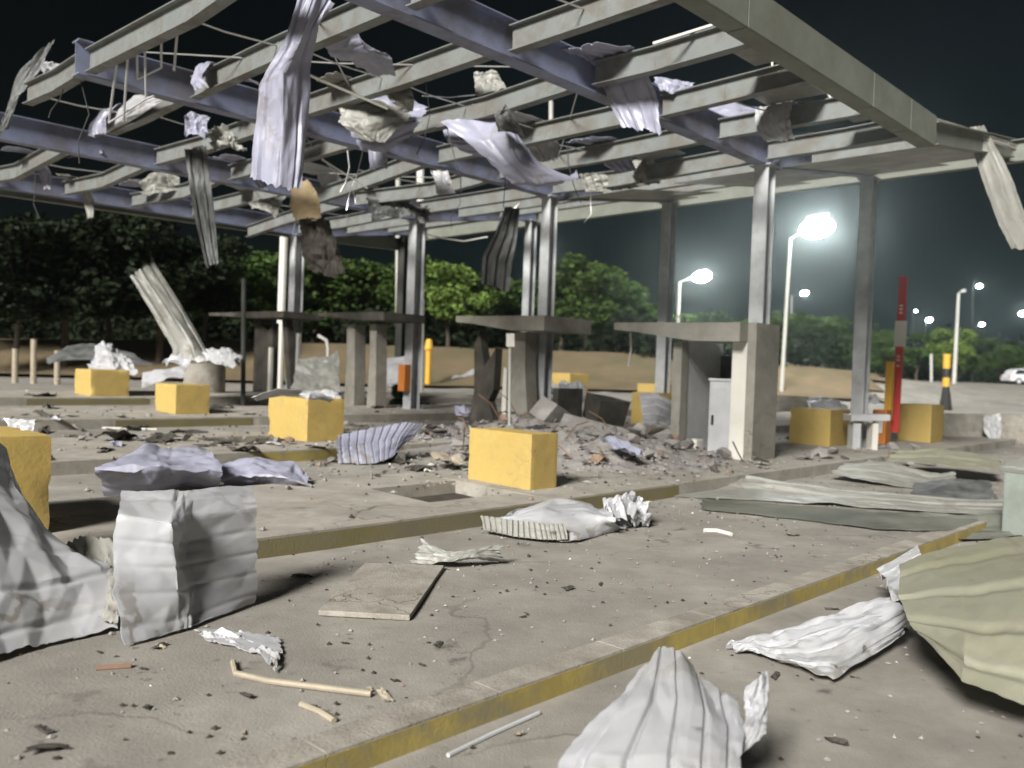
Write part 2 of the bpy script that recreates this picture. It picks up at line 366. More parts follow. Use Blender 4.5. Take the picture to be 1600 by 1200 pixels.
# near kerb, painted yellow on its face
kb = MB()
for a in frange(-3, 30, 1.0):
    q = [(a+.001, KERB-.02), (a+.999, KERB-.02), (a+.999, KERB+.17), (a+.001, KERB+.17)]
    top = .128+.004*noise.noise(Vector((a, 0, 3)))
    if a > 12: top -= .12*sm((a-12)/3)
    kb.hexa([W(u, v, -.15) for u, v in q]+[W(u, v, top) for u, v in q])
kr = tag(kb.build('kerb', M['slab'], loc=W(0, KERB, 0), bevel=.005), kind='structure', label='concrete kerb along the near road edge')
pf = MB()
for a in frange(-3, 13, 1.0):
    pf.box(a+.002, a+.998, KERB-.024, KERB-.0205, .0, .112)
pf.build('painted_face', M['kerb'], kr)

ISL = [(6.13, 8.5), (10.95, 13.3), (15.75, 18.1), (20.6, 22.9)]
ISH = .17
def itop(u, v): return gz(u, v)+ISH
holes = {0: (5.82, 7.15, 6.75, 7.75), 1: (6.2, 7.9, 12.0, 12.75)}
for k, (v0, v1) in enumerate(ISL):
    mb = MB(); spans = []
    u0, u1 = (-6, 26)
    def slab(a, b, c, d):
        mb.box(a, b, c, d, -.25, ISH, gz)
    if k in holes:
        a, b, c, d = holes[k]
        slab(u0, a, v0, v1); slab(b, u1, v0, v1); slab(a, b, v0, c); slab(a, b, d, v1)
    else: slab(u0, u1, v0, v1)
    isl = tag(mb.build('toll_island', M['concrete'], loc=W(10, (v0+v1)/2, gz(10, (v0+v1)/2))), kind='structure', label='raised concrete toll island with a yellow kerb')
    pm = MB(); pm.box(u0 if k == 0 else 6.2, 9.6 if k == 0 else 8.9, v0-.006, v0-.003, -.02, ISH-.02, gz)
    pm.build('painted_kerb', M['kerb2' if k != 1 else 'kerb'], isl)
    if k in holes:
        a, b, c, d = holes[k]
        q = MB(); q.box(a+.01, b-.01, c+.01, d-.01, .016, .022, gz); q.build('pit_floor', M['pit'], isl)

# ================================================================= TREES
def leaf_mesh(name, clumps, n, size, seed):
    rnd = random.Random(seed); V = []; F = []
    tot = sum(c[3]**2 for c in clumps)
    for cx, cy, cz, r in clumps:
        for _ in range(int(n*r*r/tot)):
            d = Vector((rnd.gauss(0, 1), rnd.gauss(0, 1), rnd.gauss(0, 1))).normalized()
            rad = r*(rnd.random()**.33)*(1+.28*noise.noise(d*2.3+Vector((cx, cy, cz))))
            p = Vector((cx, cy, cz))+Vector((d.x*rad, d.y*rad, d.z*rad*.72))
            a = Vector((rnd.gauss(0, 1), rnd.gauss(0, 1), rnd.gauss(0, .5))).normalized(); b = a.orthogonal().normalized()
            b = (b*math.cos(rnd.random()*6.3)+a.cross(b)*math.sin(rnd.random()*6.3))
            s = size*rnd.uniform(.55, 1.35); k = len(V)
            V += [p-a*s*.6, p+b*s*.33, p+a*s*.6, p-b*s*.33]; F.append((k, k+1, k+2, k+3))
    me = bpy.data.meshes.new(name); me.from_pydata(V, [], F); return me
def tree_proto(seed, kind, label, lm, nleaf):
    rnd = random.Random(seed)
    t = empty('broadleaf_tree', (0, 0, 0), label, 'tree', 'trees behind the toll plaza')
    mb = MB(); top = Vector((rnd.uniform(-.3, .3), rnd.uniform(-.3, .3), 4.2))
    mb.tube([(0, 0, -.6), (.06, .03, 1.2), (top.x*.5, top.y*.5, 2.6), top], .19, 8, .11)
    clumps = []
    for i in range(9 if kind != 'tall' else 12):
        a = i*2.4+rnd.uniform(-.4, .4); rr = rnd.uniform(1.0, 2.7); zz = rnd.uniform(2.6, 7.6) if kind != 'tall' else rnd.uniform(3.2, 9.5)
        rr *= 1-.055*abs(zz-4.6)*1.6 if zz > 4.6 else 1
        c = Vector((math.cos(a)*rr, math.sin(a)*rr, zz)); r = rnd.uniform(1.0, 1.75)
        clumps.append((c.x, c.y, c.z, r))
        s0 = top*rnd.uniform(.55, 1)
        mb.tube([s0, s0.lerp(c, .5)+Vector((0, 0, .25)), c], .075, 5, .025)
    clumps.append((0, 0, 5.2, 1.9))
    mb.build('trunk', M['bark'], t, smooth=True)
    me = leaf_mesh('crown', clumps, nleaf, .34, seed)
    link('crown', me, lm, t)
    return t
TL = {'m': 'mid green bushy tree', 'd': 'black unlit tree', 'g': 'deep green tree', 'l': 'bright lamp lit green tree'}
protos = {}
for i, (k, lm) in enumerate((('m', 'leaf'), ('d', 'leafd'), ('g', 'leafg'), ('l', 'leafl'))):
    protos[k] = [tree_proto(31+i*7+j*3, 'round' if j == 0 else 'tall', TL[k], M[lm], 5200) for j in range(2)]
PH = {0: 8.9, 1: 10.6}
used = set()
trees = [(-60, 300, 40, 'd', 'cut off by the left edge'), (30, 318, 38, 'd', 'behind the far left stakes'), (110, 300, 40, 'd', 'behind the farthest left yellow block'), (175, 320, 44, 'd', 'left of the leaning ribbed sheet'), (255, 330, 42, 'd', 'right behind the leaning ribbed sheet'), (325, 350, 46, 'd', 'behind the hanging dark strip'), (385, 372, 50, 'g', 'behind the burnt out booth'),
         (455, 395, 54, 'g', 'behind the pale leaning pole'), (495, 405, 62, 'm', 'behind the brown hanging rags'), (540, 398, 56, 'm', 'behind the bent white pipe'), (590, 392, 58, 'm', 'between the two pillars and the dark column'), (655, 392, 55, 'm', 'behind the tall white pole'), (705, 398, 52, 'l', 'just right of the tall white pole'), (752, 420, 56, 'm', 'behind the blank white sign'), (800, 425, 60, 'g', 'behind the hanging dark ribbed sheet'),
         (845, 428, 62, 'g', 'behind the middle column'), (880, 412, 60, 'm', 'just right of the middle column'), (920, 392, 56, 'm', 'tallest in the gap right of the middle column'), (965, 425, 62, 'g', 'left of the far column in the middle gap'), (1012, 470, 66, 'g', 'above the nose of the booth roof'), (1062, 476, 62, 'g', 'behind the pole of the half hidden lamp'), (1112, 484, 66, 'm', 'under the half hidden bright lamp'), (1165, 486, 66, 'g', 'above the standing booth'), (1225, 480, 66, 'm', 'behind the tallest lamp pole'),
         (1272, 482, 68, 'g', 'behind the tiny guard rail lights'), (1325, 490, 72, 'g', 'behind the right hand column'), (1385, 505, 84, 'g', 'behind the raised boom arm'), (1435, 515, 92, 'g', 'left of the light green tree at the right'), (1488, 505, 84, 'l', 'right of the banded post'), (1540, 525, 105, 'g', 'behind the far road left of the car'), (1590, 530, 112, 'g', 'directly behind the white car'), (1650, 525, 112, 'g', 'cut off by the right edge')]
for i, (px, py, d, k, where) in enumerate(trees):
    j = i % 2; pr = protos[k][j]
    top = ad(px, py, d); base = Vector((top.x, top.y, gw(top)))
    o = pr if (k, j) not in used else copy_tree(pr); used.add((k, j))
    o['label'] = TL[k]+' '+where
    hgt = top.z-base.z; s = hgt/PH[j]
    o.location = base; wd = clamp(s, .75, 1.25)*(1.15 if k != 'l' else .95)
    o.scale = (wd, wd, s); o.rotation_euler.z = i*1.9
for k in protos:
    for j in range(2):
        if (k, j) not in used:
            for c in list(protos[k][j].children): bpy.data.objects.remove(c)
            bpy.data.objects.remove(protos[k][j])
# low scrub and the far wood: nobody could count it
rnd = random.Random(5); cl = []
for i in range(150):
    px = rnd.uniform(-150, 1750); d = rnd.uniform(50, 66) if px < 1330 else rnd.uniform(92, 125)
    p = ad(px, 560, d); z0 = gw(Vector((p.x, p.y, 0)))
    cl.append((p.x, p.y, z0+rnd.uniform(.5, 1.7), rnd.uniform(1.0, 1.9)))
tag(link('scrub', leaf_mesh('scrub', cl, 26000, .36, 9), M['leafd']), kind='stuff', label='dark scrub along the top of the earth bank')
cl = []
for i in range(120):
    px = -200+i*17; d = rnd.uniform(120, 150)
    p = ad(px, 560, d); z0 = gw(Vector((p.x, p.y, 0)))
    cl.append((p.x, p.y, z0+rnd.uniform(2, 5.5), rnd.uniform(3, 5)))
tag(link('far_wood', leaf_mesh('far_wood', cl, 22000, 1.0, 10), M['leafd']), kind='stuff', label='far wood behind the plaza, black against the night sky')

# ================================================================= CANOPY
cp_ = empty('toll_canopy', W(13.8, 7.3, itop(13.8, 7.3)), 'wrecked steel toll plaza canopy stripped to its girders, purlins and columns', 'canopy')
GV = [7.3, 12.2, 17.0, 22.0]; ZB = 5.40
def zroof(u): return ZB + (0 if u < 14.1 else .155*(u-14.1))
def upv(u): return Z
for v in GV:
    mb = MB(); zsag = 0
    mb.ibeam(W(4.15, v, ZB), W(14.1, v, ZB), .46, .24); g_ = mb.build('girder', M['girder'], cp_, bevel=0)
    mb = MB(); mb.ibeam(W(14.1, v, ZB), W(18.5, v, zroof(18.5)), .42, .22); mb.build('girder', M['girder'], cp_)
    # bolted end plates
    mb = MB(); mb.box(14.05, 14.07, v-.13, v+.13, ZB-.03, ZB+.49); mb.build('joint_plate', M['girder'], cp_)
PU = [4.30, 5.75, 7.30, 8.87, 10.45, 12.05, 13.65]
BAYS = [(4.70, 7.18), (7.42, 12.08), (12.32, 16.88), (17.12, 21.88)]
rnd = random.Random(3)
for i, u in enumerate(PU):
    for b, (v0, v1) in enumerate(BAYS):
        if i == 0 and b == 3: continue
        if i == 0 and b == 2: v1 = 14.6
        if i == 1 and b == 2: v1 = 15.1
        d0, d1 = rnd.uniform(-.03, .03), rnd.uniform(-.03, .03)
        if (i, b) in ((4, 2), (5, 3)): d1 -= .35          # bent down by the blast
        vm = v0+(v1-v0)*rnd.uniform(.35, .65); dm = (d0+d1)/2-(rnd.choice((.01, .02, .05, .12)) if v1-v0 > 3 else .01); um = u+rnd.uniform(-.05, .05)
        mb = MB(); mb.ibeam(W(u, v0, ZB+.06+d0), W(um, vm, ZB+.06+dm), .31, .15, tw=.01, tf=.014); mb.ibeam(W(um, vm+.002, ZB+.06+dm), W(u, v1, ZB+.06+d1), .31, .15, tw=.01, tf=.014)
        mb.build('purlin', M['purlin'], cp_)
        mb = MB(); uu = u-.015
        mb.box(uu-.05, uu, v0+.0, v0+.012, ZB+.07+d0, ZB+.34+d0); mb.build('cleat', M['fascia'], cp_)
for u in (15.35, 16.9):
    for b, (v0, v1) in enumerate(BAYS):
        mb = MB(); mb.ibeam(W(u, v0, zroof(u)+.07), W(u, v1, zroof(u)+.07), .28, .14, tw=.01, tf=.014); mb.build('purlin', M['purlin'], cp_)
# edge beam at the far end and the fascia on the near side
mb = MB(); mb.ibeam(W(18.62, 4.3, zroof(18.5)-.04), W(18.62, 22.2, zroof(18.5)-.16), .42, .20); mb.build('edge_beam', M['fascia'], cp_)
for a, b in ((.5, 4.4), (4.41, 8.2), (8.21, 11.6), (11.61, 13.0), (13.01, 14.1)):
    mb = MB(); mb.box(a, b-.012, 4.60, 4.63, ZB, ZB+.45); mb.box(a, b-.012, 4.63, 4.86, ZB-.004, ZB+.014); mb.box(a, b-.012, 4.63, 4.78, ZB+.43, ZB+.447)
    mb.build('fascia_panel', M['fascia'], cp_)
mb = MB(); mb.ibeam(W(14.14, 4.66, ZB+.03), W(18.45, 4.66, zroof(18.5)+.02), .36, .16); mb.build('edge_beam', M['fascia'], cp_)
mb = MB(); mb.ibeam(W(6.0, 22.25, ZB-.12), W(14.1, 22.25, ZB-.05), .38, .16); mb.build('edge_beam', M['fascia'], cp_)
mb = MB(); mb.ibeam(W(14.12, 22.25, ZB-.05), W(18.5, 22.25, ZB+.1), .38, .16); mb.build('edge_beam', M['fascia'], cp_)
# ceiling panels still fixed under the far bay
for j, v in enumerate(frange(4.75, 12.0, .95)):
    if j in (5,): continue
    mb = MB(); a, b = 14.22, 18.35 - (0 if j % 3 else .7)
    mb.hexa([W(u, vv, zroof(u)+.03+dz) for dz in (0, .006) for u, vv in ((a, v), (b, v), (b, v+.93), (a, v+.93))]); mb.build('soffit_panel', M['roofg'], cp_)
for k, (a, b, v) in enumerate(((8.95, 10.3, 4.75), (12.2, 13.5, 4.75), (10.6, 11.9, 5.4), (12.2, 13.6, 8.8))):
    mb = MB(); mb.hexa([W(u, vv, ZB+.40+dz) for dz in (0, .006) for u, vv in ((a, v), (b, v), (b, v+.9), (a, v+.9))]); mb.build('roof_panel', M['roofg'], cp_)
# tie rods between the purlins
for v in (6.0, 9.75, 14.4, 19.4):
    for i in range(len(PU)-1):
        if rnd.random() < .3 or (v > 18 and i == 0): continue
        z = ZB+.28; q = rnd.uniform(-.5, .5)
        mb = MB(); mb.tube([W(PU[i]+.02, v+q, z), W((PU[i]+PU[i+1])/2, v+q*.7, z-.03), W(PU[i+1]-.02, v+q*.4, z)], .011, 6); mb.build('tie_rod', M['rod'], cp_)
for (a, b, c, d) in ((4.4, 7.5, 8.8, 12.0), (4.4, 12.0, 8.8, 7.5), (7.4, 12.4, 11.9, 16.8), (9, 16.9, 13.5, 12.4), (9, 7.5, 13.5, 12.0), (9, 17.2, 13.4, 21.6)):
    mb = MB(); mb.tube([W(a, b, ZB+.36), W((a+c)/2, (b+d)/2, ZB+.30), W(c, d, ZB+.36)], .010, 6); mb.build('brace_rod', M['rod'], cp_)
# columns
def column(u, v, zt, material, w_=.27):
    mb = MB(); z0 = itop(u, v); h = w_/2
    mb.box(u-h, u-h+.02, v-h, v+h, z0, zt); mb.box(u+h-.02, u+h, v-h, v+h, z0, zt); mb.box(u-h+.021, u+h-.021, v-.008, v+.008, z0, zt)
    c = mb.build('column', material, cp_)
    q = MB(); q.box(u-.24, u+.24, v-.24, v+.24, z0, z0+.03); q.build('base_plate', material, c)
    q = MB(); q.box(u-.2, u+.2, v-.2, v+.2, zt-.02, zt-.003); q.build('cap_plate', material, c)
for u, v, zt, m_, w_ in ((13.8, 7.3, ZB, 'column', .27), (18.35, 7.3, zroof(18.3)-.02, 'column', .27), (13.7, 12.2, ZB, 'column', .25), (18.2, 12.2, zroof(18.2)-.02, 'column', .27),
                     (14.05, 17.0, ZB, 'column', .30), (18.3, 17.0, zroof(18.2), 'column', .25), (13.7, 22.0, ZB, 'column', .3), (17.7, 22.0, zroof(17.7)-.1, 'coldark', .32)):
    column(u, v, zt, M[m_], w_)

# ================================================================= TOLL BOOTHS
def wall_poly(mb, pts, nrm, th):                    # a slab of wall: outline points, pushed back by th along nrm
    pts = [Vector(p) for p in pts]; n = len(pts); b = [p+nrm*th for p in pts]
    fs = [tuple(range(n)), tuple(range(2*n-1, n-1, -1))] + [(i, i+n, (i+1) % n+n, (i+1) % n) for i in range(n)]
    return mb.add(pts+b, fs)
def roof_slab(b, u0, u1, v0, v1, z0, z1, material, nose):
    mb = MB(); pr = []                                # profile across v: full depth over the cabin, thin at the nose
    for t, k in ((0, 1), (.35, 1), (.55, .8), (.8, .52), (1, .4)): pr.append((v0+(v1-v0)*t, z1-(z1-z0)*k+ .02*t))
    pts = [W(u0, v, z) for v, z in pr] + [W(u0, v1, z1+.03), W(u0, v0, z1)]
    wall_poly(mb, pts, D1, u1-u0)
    return mb.build('roof_slab', material, b, bevel=.012)
# the booth that still stands
z0 = itop(13.5, 7.5)
b1 = empty('toll_booth', W(13.5, 7.5, z0), 'standing pale toll booth with a grey cabinet inside its open doorway', 'toll booth')
roof_slab(b1, 12.86, 13.93, 7.145, 9.75, 2.30, 2.62, M['booth'], 0)
mb = MB(); mb.box(13.12, 13.95, 6.98, 7.14, z0, 2.63); mb.build('side_wall', M['booth'], b1, bevel=.008)
mb = MB(); mb.box(13.13, 13.3, 7.145, 7.42, z0, 2.35); mb.build('door_jamb', M['white'], b1, bevel=.006)
mb = MB(); mb.box(13.13, 13.36, 8.42, 8.60, z0, 2.3); mb.build('door_jamb', M['booth'], b1, bevel=.008)
mb = MB(); mb.box(13.36, 14.6, 8.44, 8.56, z0, 2.34); mb.build('side_wall', M['cabinet'], b1)
mb = MB(); mb.box(14.5, 14.62, 7.4, 8.43, z0, 2.1); mb.build('back_wall', M['sooty'], b1)
cb = empty('control_cabinet', W(13.6, 7.75, z0), 'tall grey metal cabinet standing inside the booth doorway', 'cabinet')
mb = MB(); mb.box(13.45, 13.95, 7.47, 8.02, z0+.02, z0+1.32); mb.build('body', M['cabinet'], cb, bevel=.01)
mb = MB(); mb.box(13.425, 13.447, 7.49, 8.0, z0+.06, z0+1.22); dr = mb.build('door', M['cabinet'], cb, bevel=.006)
mb = MB(); mb.box(13.40, 13.423, 7.90, 7.94, z0+.55, z0+.72); mb.build('handle', M['black'], dr, bevel=.004)
mb = MB(); mb.box(13.43, 13.96, 7.45, 8.04, z0+1.325, z0+1.37); mb.build('lid', M['cabinet'], cb, bevel=.006)
mb = MB(); mb.obox(W(13.4, 8.25, z0+.14), D1, D2, Z, .25, .22, .26); tag(mb.build('junction_box', M['white'], bevel=.02), 'small white box on the floor beside the grey booth cabinet', 'box')
# wrecked booths on the further islands
def jag(u, va, vb, z0, z1, n, seed, leaning=0):      # broken wall outline facing -u
    r = random.Random(seed); pts = [W(u, va, z0), W(u, vb, z0)]
    for i in range(n+1):
        t = i/n; pts.append(W(u+leaning*(1 if 0 < i < n else 1), vb+(va-vb)*t+r.uniform(-.03, .03), z1-(r.uniform(0, .35) if 0 < i < n else r.uniform(0, .15))))
    return pts
z0 = itop(13.5, 12.2)
b2 = empty('toll_booth', W(13.5, 12.2, z0), 'gutted toll booth with a split pillar and broken roof slab in mid plaza', 'toll booth')
roof_slab(b2, 12.7, 14.2, 11.35, 13.95, 2.50, 2.80, M['booth'], 0)
mb = MB(); wall_poly(mb, [W(13.1, 12.05, z0), W(13.1, 12.62, z0), W(13.1, 12.66, 1.9), W(13.1, 12.5, 2.5), W(13.1, 12.22, 2.5), W(13.1, 12.2, 1.7)], D1, .35); mb.build('pillar', M['booth'], b2, bevel=.01)
mb = MB(); wall_poly(mb, [W(13.14, 13.05, z0), W(13.14, 13.9, z0), W(13.14, 13.75, 1.2), W(13.14, 13.8, 2.2), W(13.14, 13.65, 2.53), W(13.14, 13.45, 1.75), W(13.14, 13.12, 2.15), W(13.14, 13.15, 1.25), W(13.14, 13.3, 1.0)], D1, .22); mb.build('broken_wall', M['sooty'], b2, bevel=.008)
mb = MB(); wall_poly(mb, [W(13.08, 12.7, z0), W(13.08, 12.83, z0), W(13.08, 12.80, 1.75), W(13.08, 12.7, 1.7)], D1, .1); mb.build('door_jamb', M['white'], b2)
mb = MB(); mb.box(13.5, 14.3, 11.6, 11.75, z0, 1.35, lambda u, v: 0); mb.build('low_wall', M['sooty'], b2)
z0 = itop(13.5, 17)
b3 = empty('toll_booth', W(13.5, 17.2, z0), 'gutted toll booth reduced to two pillars under a thin dark roof edge', 'toll booth')
roof_slab(b3, 12.7, 14.0, 16.5, 19.3, 2.78, 2.98, M['sooty'], 0)
for a, b, m_ in ((18.15, 18.6, 'booth'), (17.25, 17.62, 'booth')):
    mb = MB(); wall_poly(mb, [W(13.1, a, z0), W(13.1, b, z0), W(13.12, b-.05, 1.8), W(13.1, b-.03, 2.72), W(13.1, a+.08, 2.72), W(13.1, a+.02, 1.5)], D1, .35); mb.build('pillar', M[m_], b3, bevel=.012)
mb = MB(); mb.box(13.25, 13.3, 17.66, 17.74, z0, 2.2); mb.build('door_jamb', M['pole'], b3)
z0 = itop(13.5, 22)
b4 = empty('toll_booth', W(13.5, 22, z0), 'dark burnt out toll booth at the far left with leaning wall remains', 'toll booth')
roof_slab(b4, 12.7, 14.0, 21.0, 25.3, 2.92, 3.10, M['sooty'], 0)
mb = MB(); wall_poly(mb, jag(13.2, 22.35, 23.4, z0, 2.85, 4, 4), D1, .2); mb.build('broken_wall', M['sooty'], b4)
mb = MB(); wall_poly(mb, [W(13.1, 21.1, z0), W(13.1, 21.3, z0), W(13.12, 21.75, 2.9), W(13.12, 21.5, 2.9)], D1, .2); mb.build('pillar', M['sooty'], b4)
mb = MB(); mb.box(13.05, 13.13, 22.18, 22.32, z0, 2.1); mb.build('door_jamb', M['white'], b4)
mb = MB(); mb.box(13.05, 13.13, 20.75, 20.87, z0, 2.5); mb.build('door_jamb', M['pole'], b4)

# ================================================================= YELLOW BLOCKS
def block(u0, u1, v0, v1, h, label, z=None, seed=0):
    z = itop((u0+u1)/2, (v0+v1)/2) if z is None else z
    mb = MB(); mb.box(u0, u1, v0, v1, z-.03, z+h)
    o = mb.build('yellow_block', M['yellow'], loc=W((u0+u1)/2, (v0+v1)/2, z))
    bm = bmesh.new(); bm.from_mesh(o.data); bmesh.ops.subdivide_edges(bm, edges=bm.edges[:], cuts=13, use_grid_fill=True)
    bm.normal_update(); org = Vector((u0*7, v0*3, 0))
    cen = Vector((0, 0, h/2))
    for v in bm.verts:                              # worn corners and chipped arrises
        ns_ = {tuple(round(c, 1) for c in f.normal) for f in v.link_faces}
        if len(ns_) > 1:
            n_ = noise.noise(v.co*4+org)+.55*noise.noise(v.co*15+org)
            v.co -= v.normal*(.004*len(ns_)/2+max(0, n_-.15)*.04)
        else: v.co += v.normal*.004*noise.noise(v.co*5+org)
    bm.to_mesh(o.data); bm.free()
    for p in o.data.polygons: p.use_smooth = True
    o.data.set_sharp_from_angle(angle=R(38))
    return tag(o, label, 'concrete block', 'yellow concrete blocks at the island noses')
block(7.38, 7.85, 6.72, 7.78, .66, 'yellow concrete block in front of the split booth pillar, beside the open pit')
block(7.6, 8.3, 11.75, 12.95, .67, 'yellow concrete block with a crumpled sheet lying on its top')
block(7.6, 8.3, 16.4, 17.35, .58, 'small yellow block in front of the grey concrete drum')
block(7.65, 8.55, 20.95, 21.95, .62, 'farthest left small yellow block with crumpled white sheet behind it')
block(1.2, 2.33, 7.12, 8.2, .76, 'yellow block cut off by the left edge, white sheet leaning before it')
block(17.5, 18.65, 7.55, 8.45, .78, 'wide dull yellow block just right of the standing booth')
block(21.5, 22.4, 6.85, 7.62, .92, 'yellow block behind the orange barrier machine')
block(17.6, 18.3, 11.9, 12.7, .80, 'narrow yellow block behind the rubble heap, dark on its left')
block(24.0, 25.6, 16.2, 17.1, .80, 'far yellow block with a dark slot beyond the rubble', )
block(27.0, 28.2, 22.6, 23.6, .82, 'far yellow block with a white sheet draped over it')
def drum():
    p = gp(319, 622); mb = MB(); r = .44*p.y/19; h = 54*p.y/FPX
    ring = [(math.cos(a*math.pi/14)*r, math.sin(a*math.pi/14)*r) for a in range(28)]
    V = [p+Vector((x, y, -.05)) for x, y in ring]+[p+Vector((x, y, h)) for x, y in ring]+[p+Vector((x*.86, y*.86, h)) for x, y in ring]+[p+Vector((x*.86, y*.86, .1)) for x, y in ring]
    n = 28; F = []
    for k in range(3):
        for i in range(n): F.append((k*n+i, k*n+(i+1) % n, (k+1)*n+(i+1) % n, (k+1)*n+i))
    F.append(tuple(range(3*n, 4*n))); mb.add(V, F)
    tag(mb.build('concrete_drum', M['slab'], smooth=True), 'round grey concrete drum standing behind the small yellow blocks', 'drum')
drum()

# ================================================================= BARRIER GATE, POSTS, SIGNS
def at_ground(px, py): return gp(px, py)
p = gp(1376, 706); gt = empty('barrier_gate', p, 'orange barrier machine with a raised red and white boom arm', 'barrier gate')
k = p.y/FPX
mb = MB(); mb.obox(p+Z*(33*k), D1, D2, Z, .34, .30, 66*k); mb.build('housing', M['orange'], gt, bevel=.015)
mb = MB(); mb.obox(p+Z*(40*k)-D1*.178-D2*.0, D1, D2, Z, .012, .17, 20*k); mb.build('plate', M['white'], gt, bevel=.003)
mb = MB(); mb.beam(p+Z*(50*k)+RT*(7*k)+D1*.1, p+Z*(142*k)+RT*(7*k)+D1*.1, .15, .15, up=D1); mb.build('guard_post', M['amber'], gt, bevel=.01)
a0 = p+Z*(30*k)+RT*(12*k)+D1*.35; a1 = a0+(Z*(226*k)+RT*(3*k)); dv = a1-a0
am = MB(); am.beam(a0, a0+dv*.60, .17, .05, up=D1); arm = am.build('boom_arm', M['red'], gt, bevel=.006)
am = MB(); am.beam(a0+dv*.602, a0+dv*.78, .25, .06, up=D1); am.build('white_band', M['white'], arm, bevel=.006)
am = MB(); am.beam(a0+dv*.782, a0+dv*1.09, .17, .05, up=D1); am.build('boom_tip', M['red'], arm, bevel=.006)
for t in (.46, .83, .855, .88, .50, .525):
    am = MB(); am.beam(a0+dv*t-D1*.03-RT*.004, a0+dv*(t+.012)-D1*.03, .07, .008, up=D1); am.build('reflector', M['white'], arm)
# counter shelf on the right hand column
p = gp(1345, 716); k = p.y/FPX
sh = empty('counter', p, 'grey counter shelf against the right hand canopy column', 'counter')
mb = MB(); mb.obox(p+Z*(64*k)+RT*.08, RT, FW, Z, .80, .45, .13); mb.build('top', M['cabinet'], sh, bevel=.01)
mb = MB(); mb.obox(p+Z*(28*k)+RT*.22, RT, FW, Z, .12, .3, 54*k); mb.build('leg', M['white'], sh, bevel=.008)
mb = MB(); mb.obox(p+Z*(28*k)-RT*.16, RT, FW, Z, .16, .3, 54*k); mb.build('leg', M['cabinet'], sh, bevel=.008)
def post(px, py0, py1, r, material, label, name='post', cat='post', d=None, lean=0, bands=None):
    p = gp(px, py0) if d is None else ad(px, py0, d); 
    if d is not None: p.z = gw(p)
    q = ad(px+lean, py1, p.y)
    if not bands:
        mb = MB(); mb.tube([p-Z*.1, q], r, 10); return tag(mb.build(name, material, smooth=True, loc=p), label, cat)
    e = empty(name, p, label, cat)
    for i, (a, b, m_) in enumerate(bands):
        mb = MB(); mb.tube([p.lerp(q, a), p.lerp(q, b-.003)], r, 10); mb.build('band', M[m_], e, smooth=True)
    return e
e = post(1477, 641, 553, .16, None, 'black and yellow banded post at the road edge', 'marker_post', 'post', lean=3, bands=[(0, .28, 'black'), (.28, .42, 'black'), (.42, .58, 'amber'), (.58, .74, 'black'), (.74, 1, 'amber')])
mb = MB(); q = ORG[e.name]; mb.tube([q, q+Z*.9], .30, 12, .18); mb.build('foot', M['rubber'], e, smooth=True)
post(1455, 604, 553, .11, M['pole'], 'plain pale post on the verge left of the banded post', d=70)
def sign(px, py0, ytop, x0, x1, y0, y1, label, d):
    p = ad(px, py0, d); p.z = gw(p)
    e = empty('sign', p, label, 'sign'); mb = MB(); mb.tube([p, ad(px, y0+2, d)], .028, 8); mb.build('pole', M['pole'], e, smooth=True)
    a, b, c, f = ad(x0, y0, d-.05), ad(x1, y0, d-.05), ad(x1, y1, d-.05), ad(x0, y1, d-.05)
    mb = MB(); wall_poly(mb, [a, b, c, f], Vector((0, 1, 0)), .02); mb.build('sign_plate', M['white'], e, bevel=.006)
sign(797, 660, 520, 791, 804, 521, 542, 'small blank white sign plate on a thin pole by the split pillar', 16.3)
# far side clutter around the back kerb
p = gp(668, 606); k = p.y/FPX
e = empty('hydrant_post', p, 'yellow post with a rounded cap by the back kerb', 'post')
mb = MB(); mb.tube([p, p+Z*(62*k)], 4.5*k, 12); mb.build('shaft', M['amber'], e, smooth=True)
mb = MB(); mb.tube([p+Z*(60*k), p+Z*(72*k), p+Z*(76*k)], 7*k, 12, 4*k); mb.build('cap', M['amber'], e, smooth=True)
p = W(14.05, 17.0, 0)-D1*.26; q = ad(647, 591, p.y); k = p.y/FPX
mb = MB(); mb.obox(Vector((p.x, p.y, q.z)), D1, D2, Z, .20, .26, 42*k); tag(mb.build('orange_cabinet', M['orange'], bevel=.02), 'upright orange box fixed to the grey column beside the white pole', 'box')
p = gp(561, 612); k = p.y/FPX
e = empty('bollard', p, 'white topped yellow bollard between the gutted booth pillars', 'bollard')
mb = MB(); mb.tube([p, p+Z*(30*k)], 7*k, 14); mb.build('base', M['yellow'], e, smooth=True)
mb = MB(); mb.tube([p+Z*(31*k), p+Z*(42*k), p+Z*(46*k)], 7.6*k, 14, 5*k); mb.build('cap', M['white'], e, smooth=True)
p = ad(512, 572, 24)
mb = MB(); mb.tube([p-Z*.6, p, p+Z*.5, p+Z*.72-RT*.06, p+Z*.86-RT*.3], .05, 10); tag(mb.build('bent_pipe', M['white'], smooth=True), 'white pipe bent over at the top like a hook', 'pipe')
mb = MB(); q = gp(893, 634); mb.obox(q+Z*.02+Vector((0, 0, .16)), D1, D2, Z, .42, .3, .36); tag(mb.build('orange_crate', M['orange'], bevel=.02), 'orange crate lying among the rubble', 'crate')
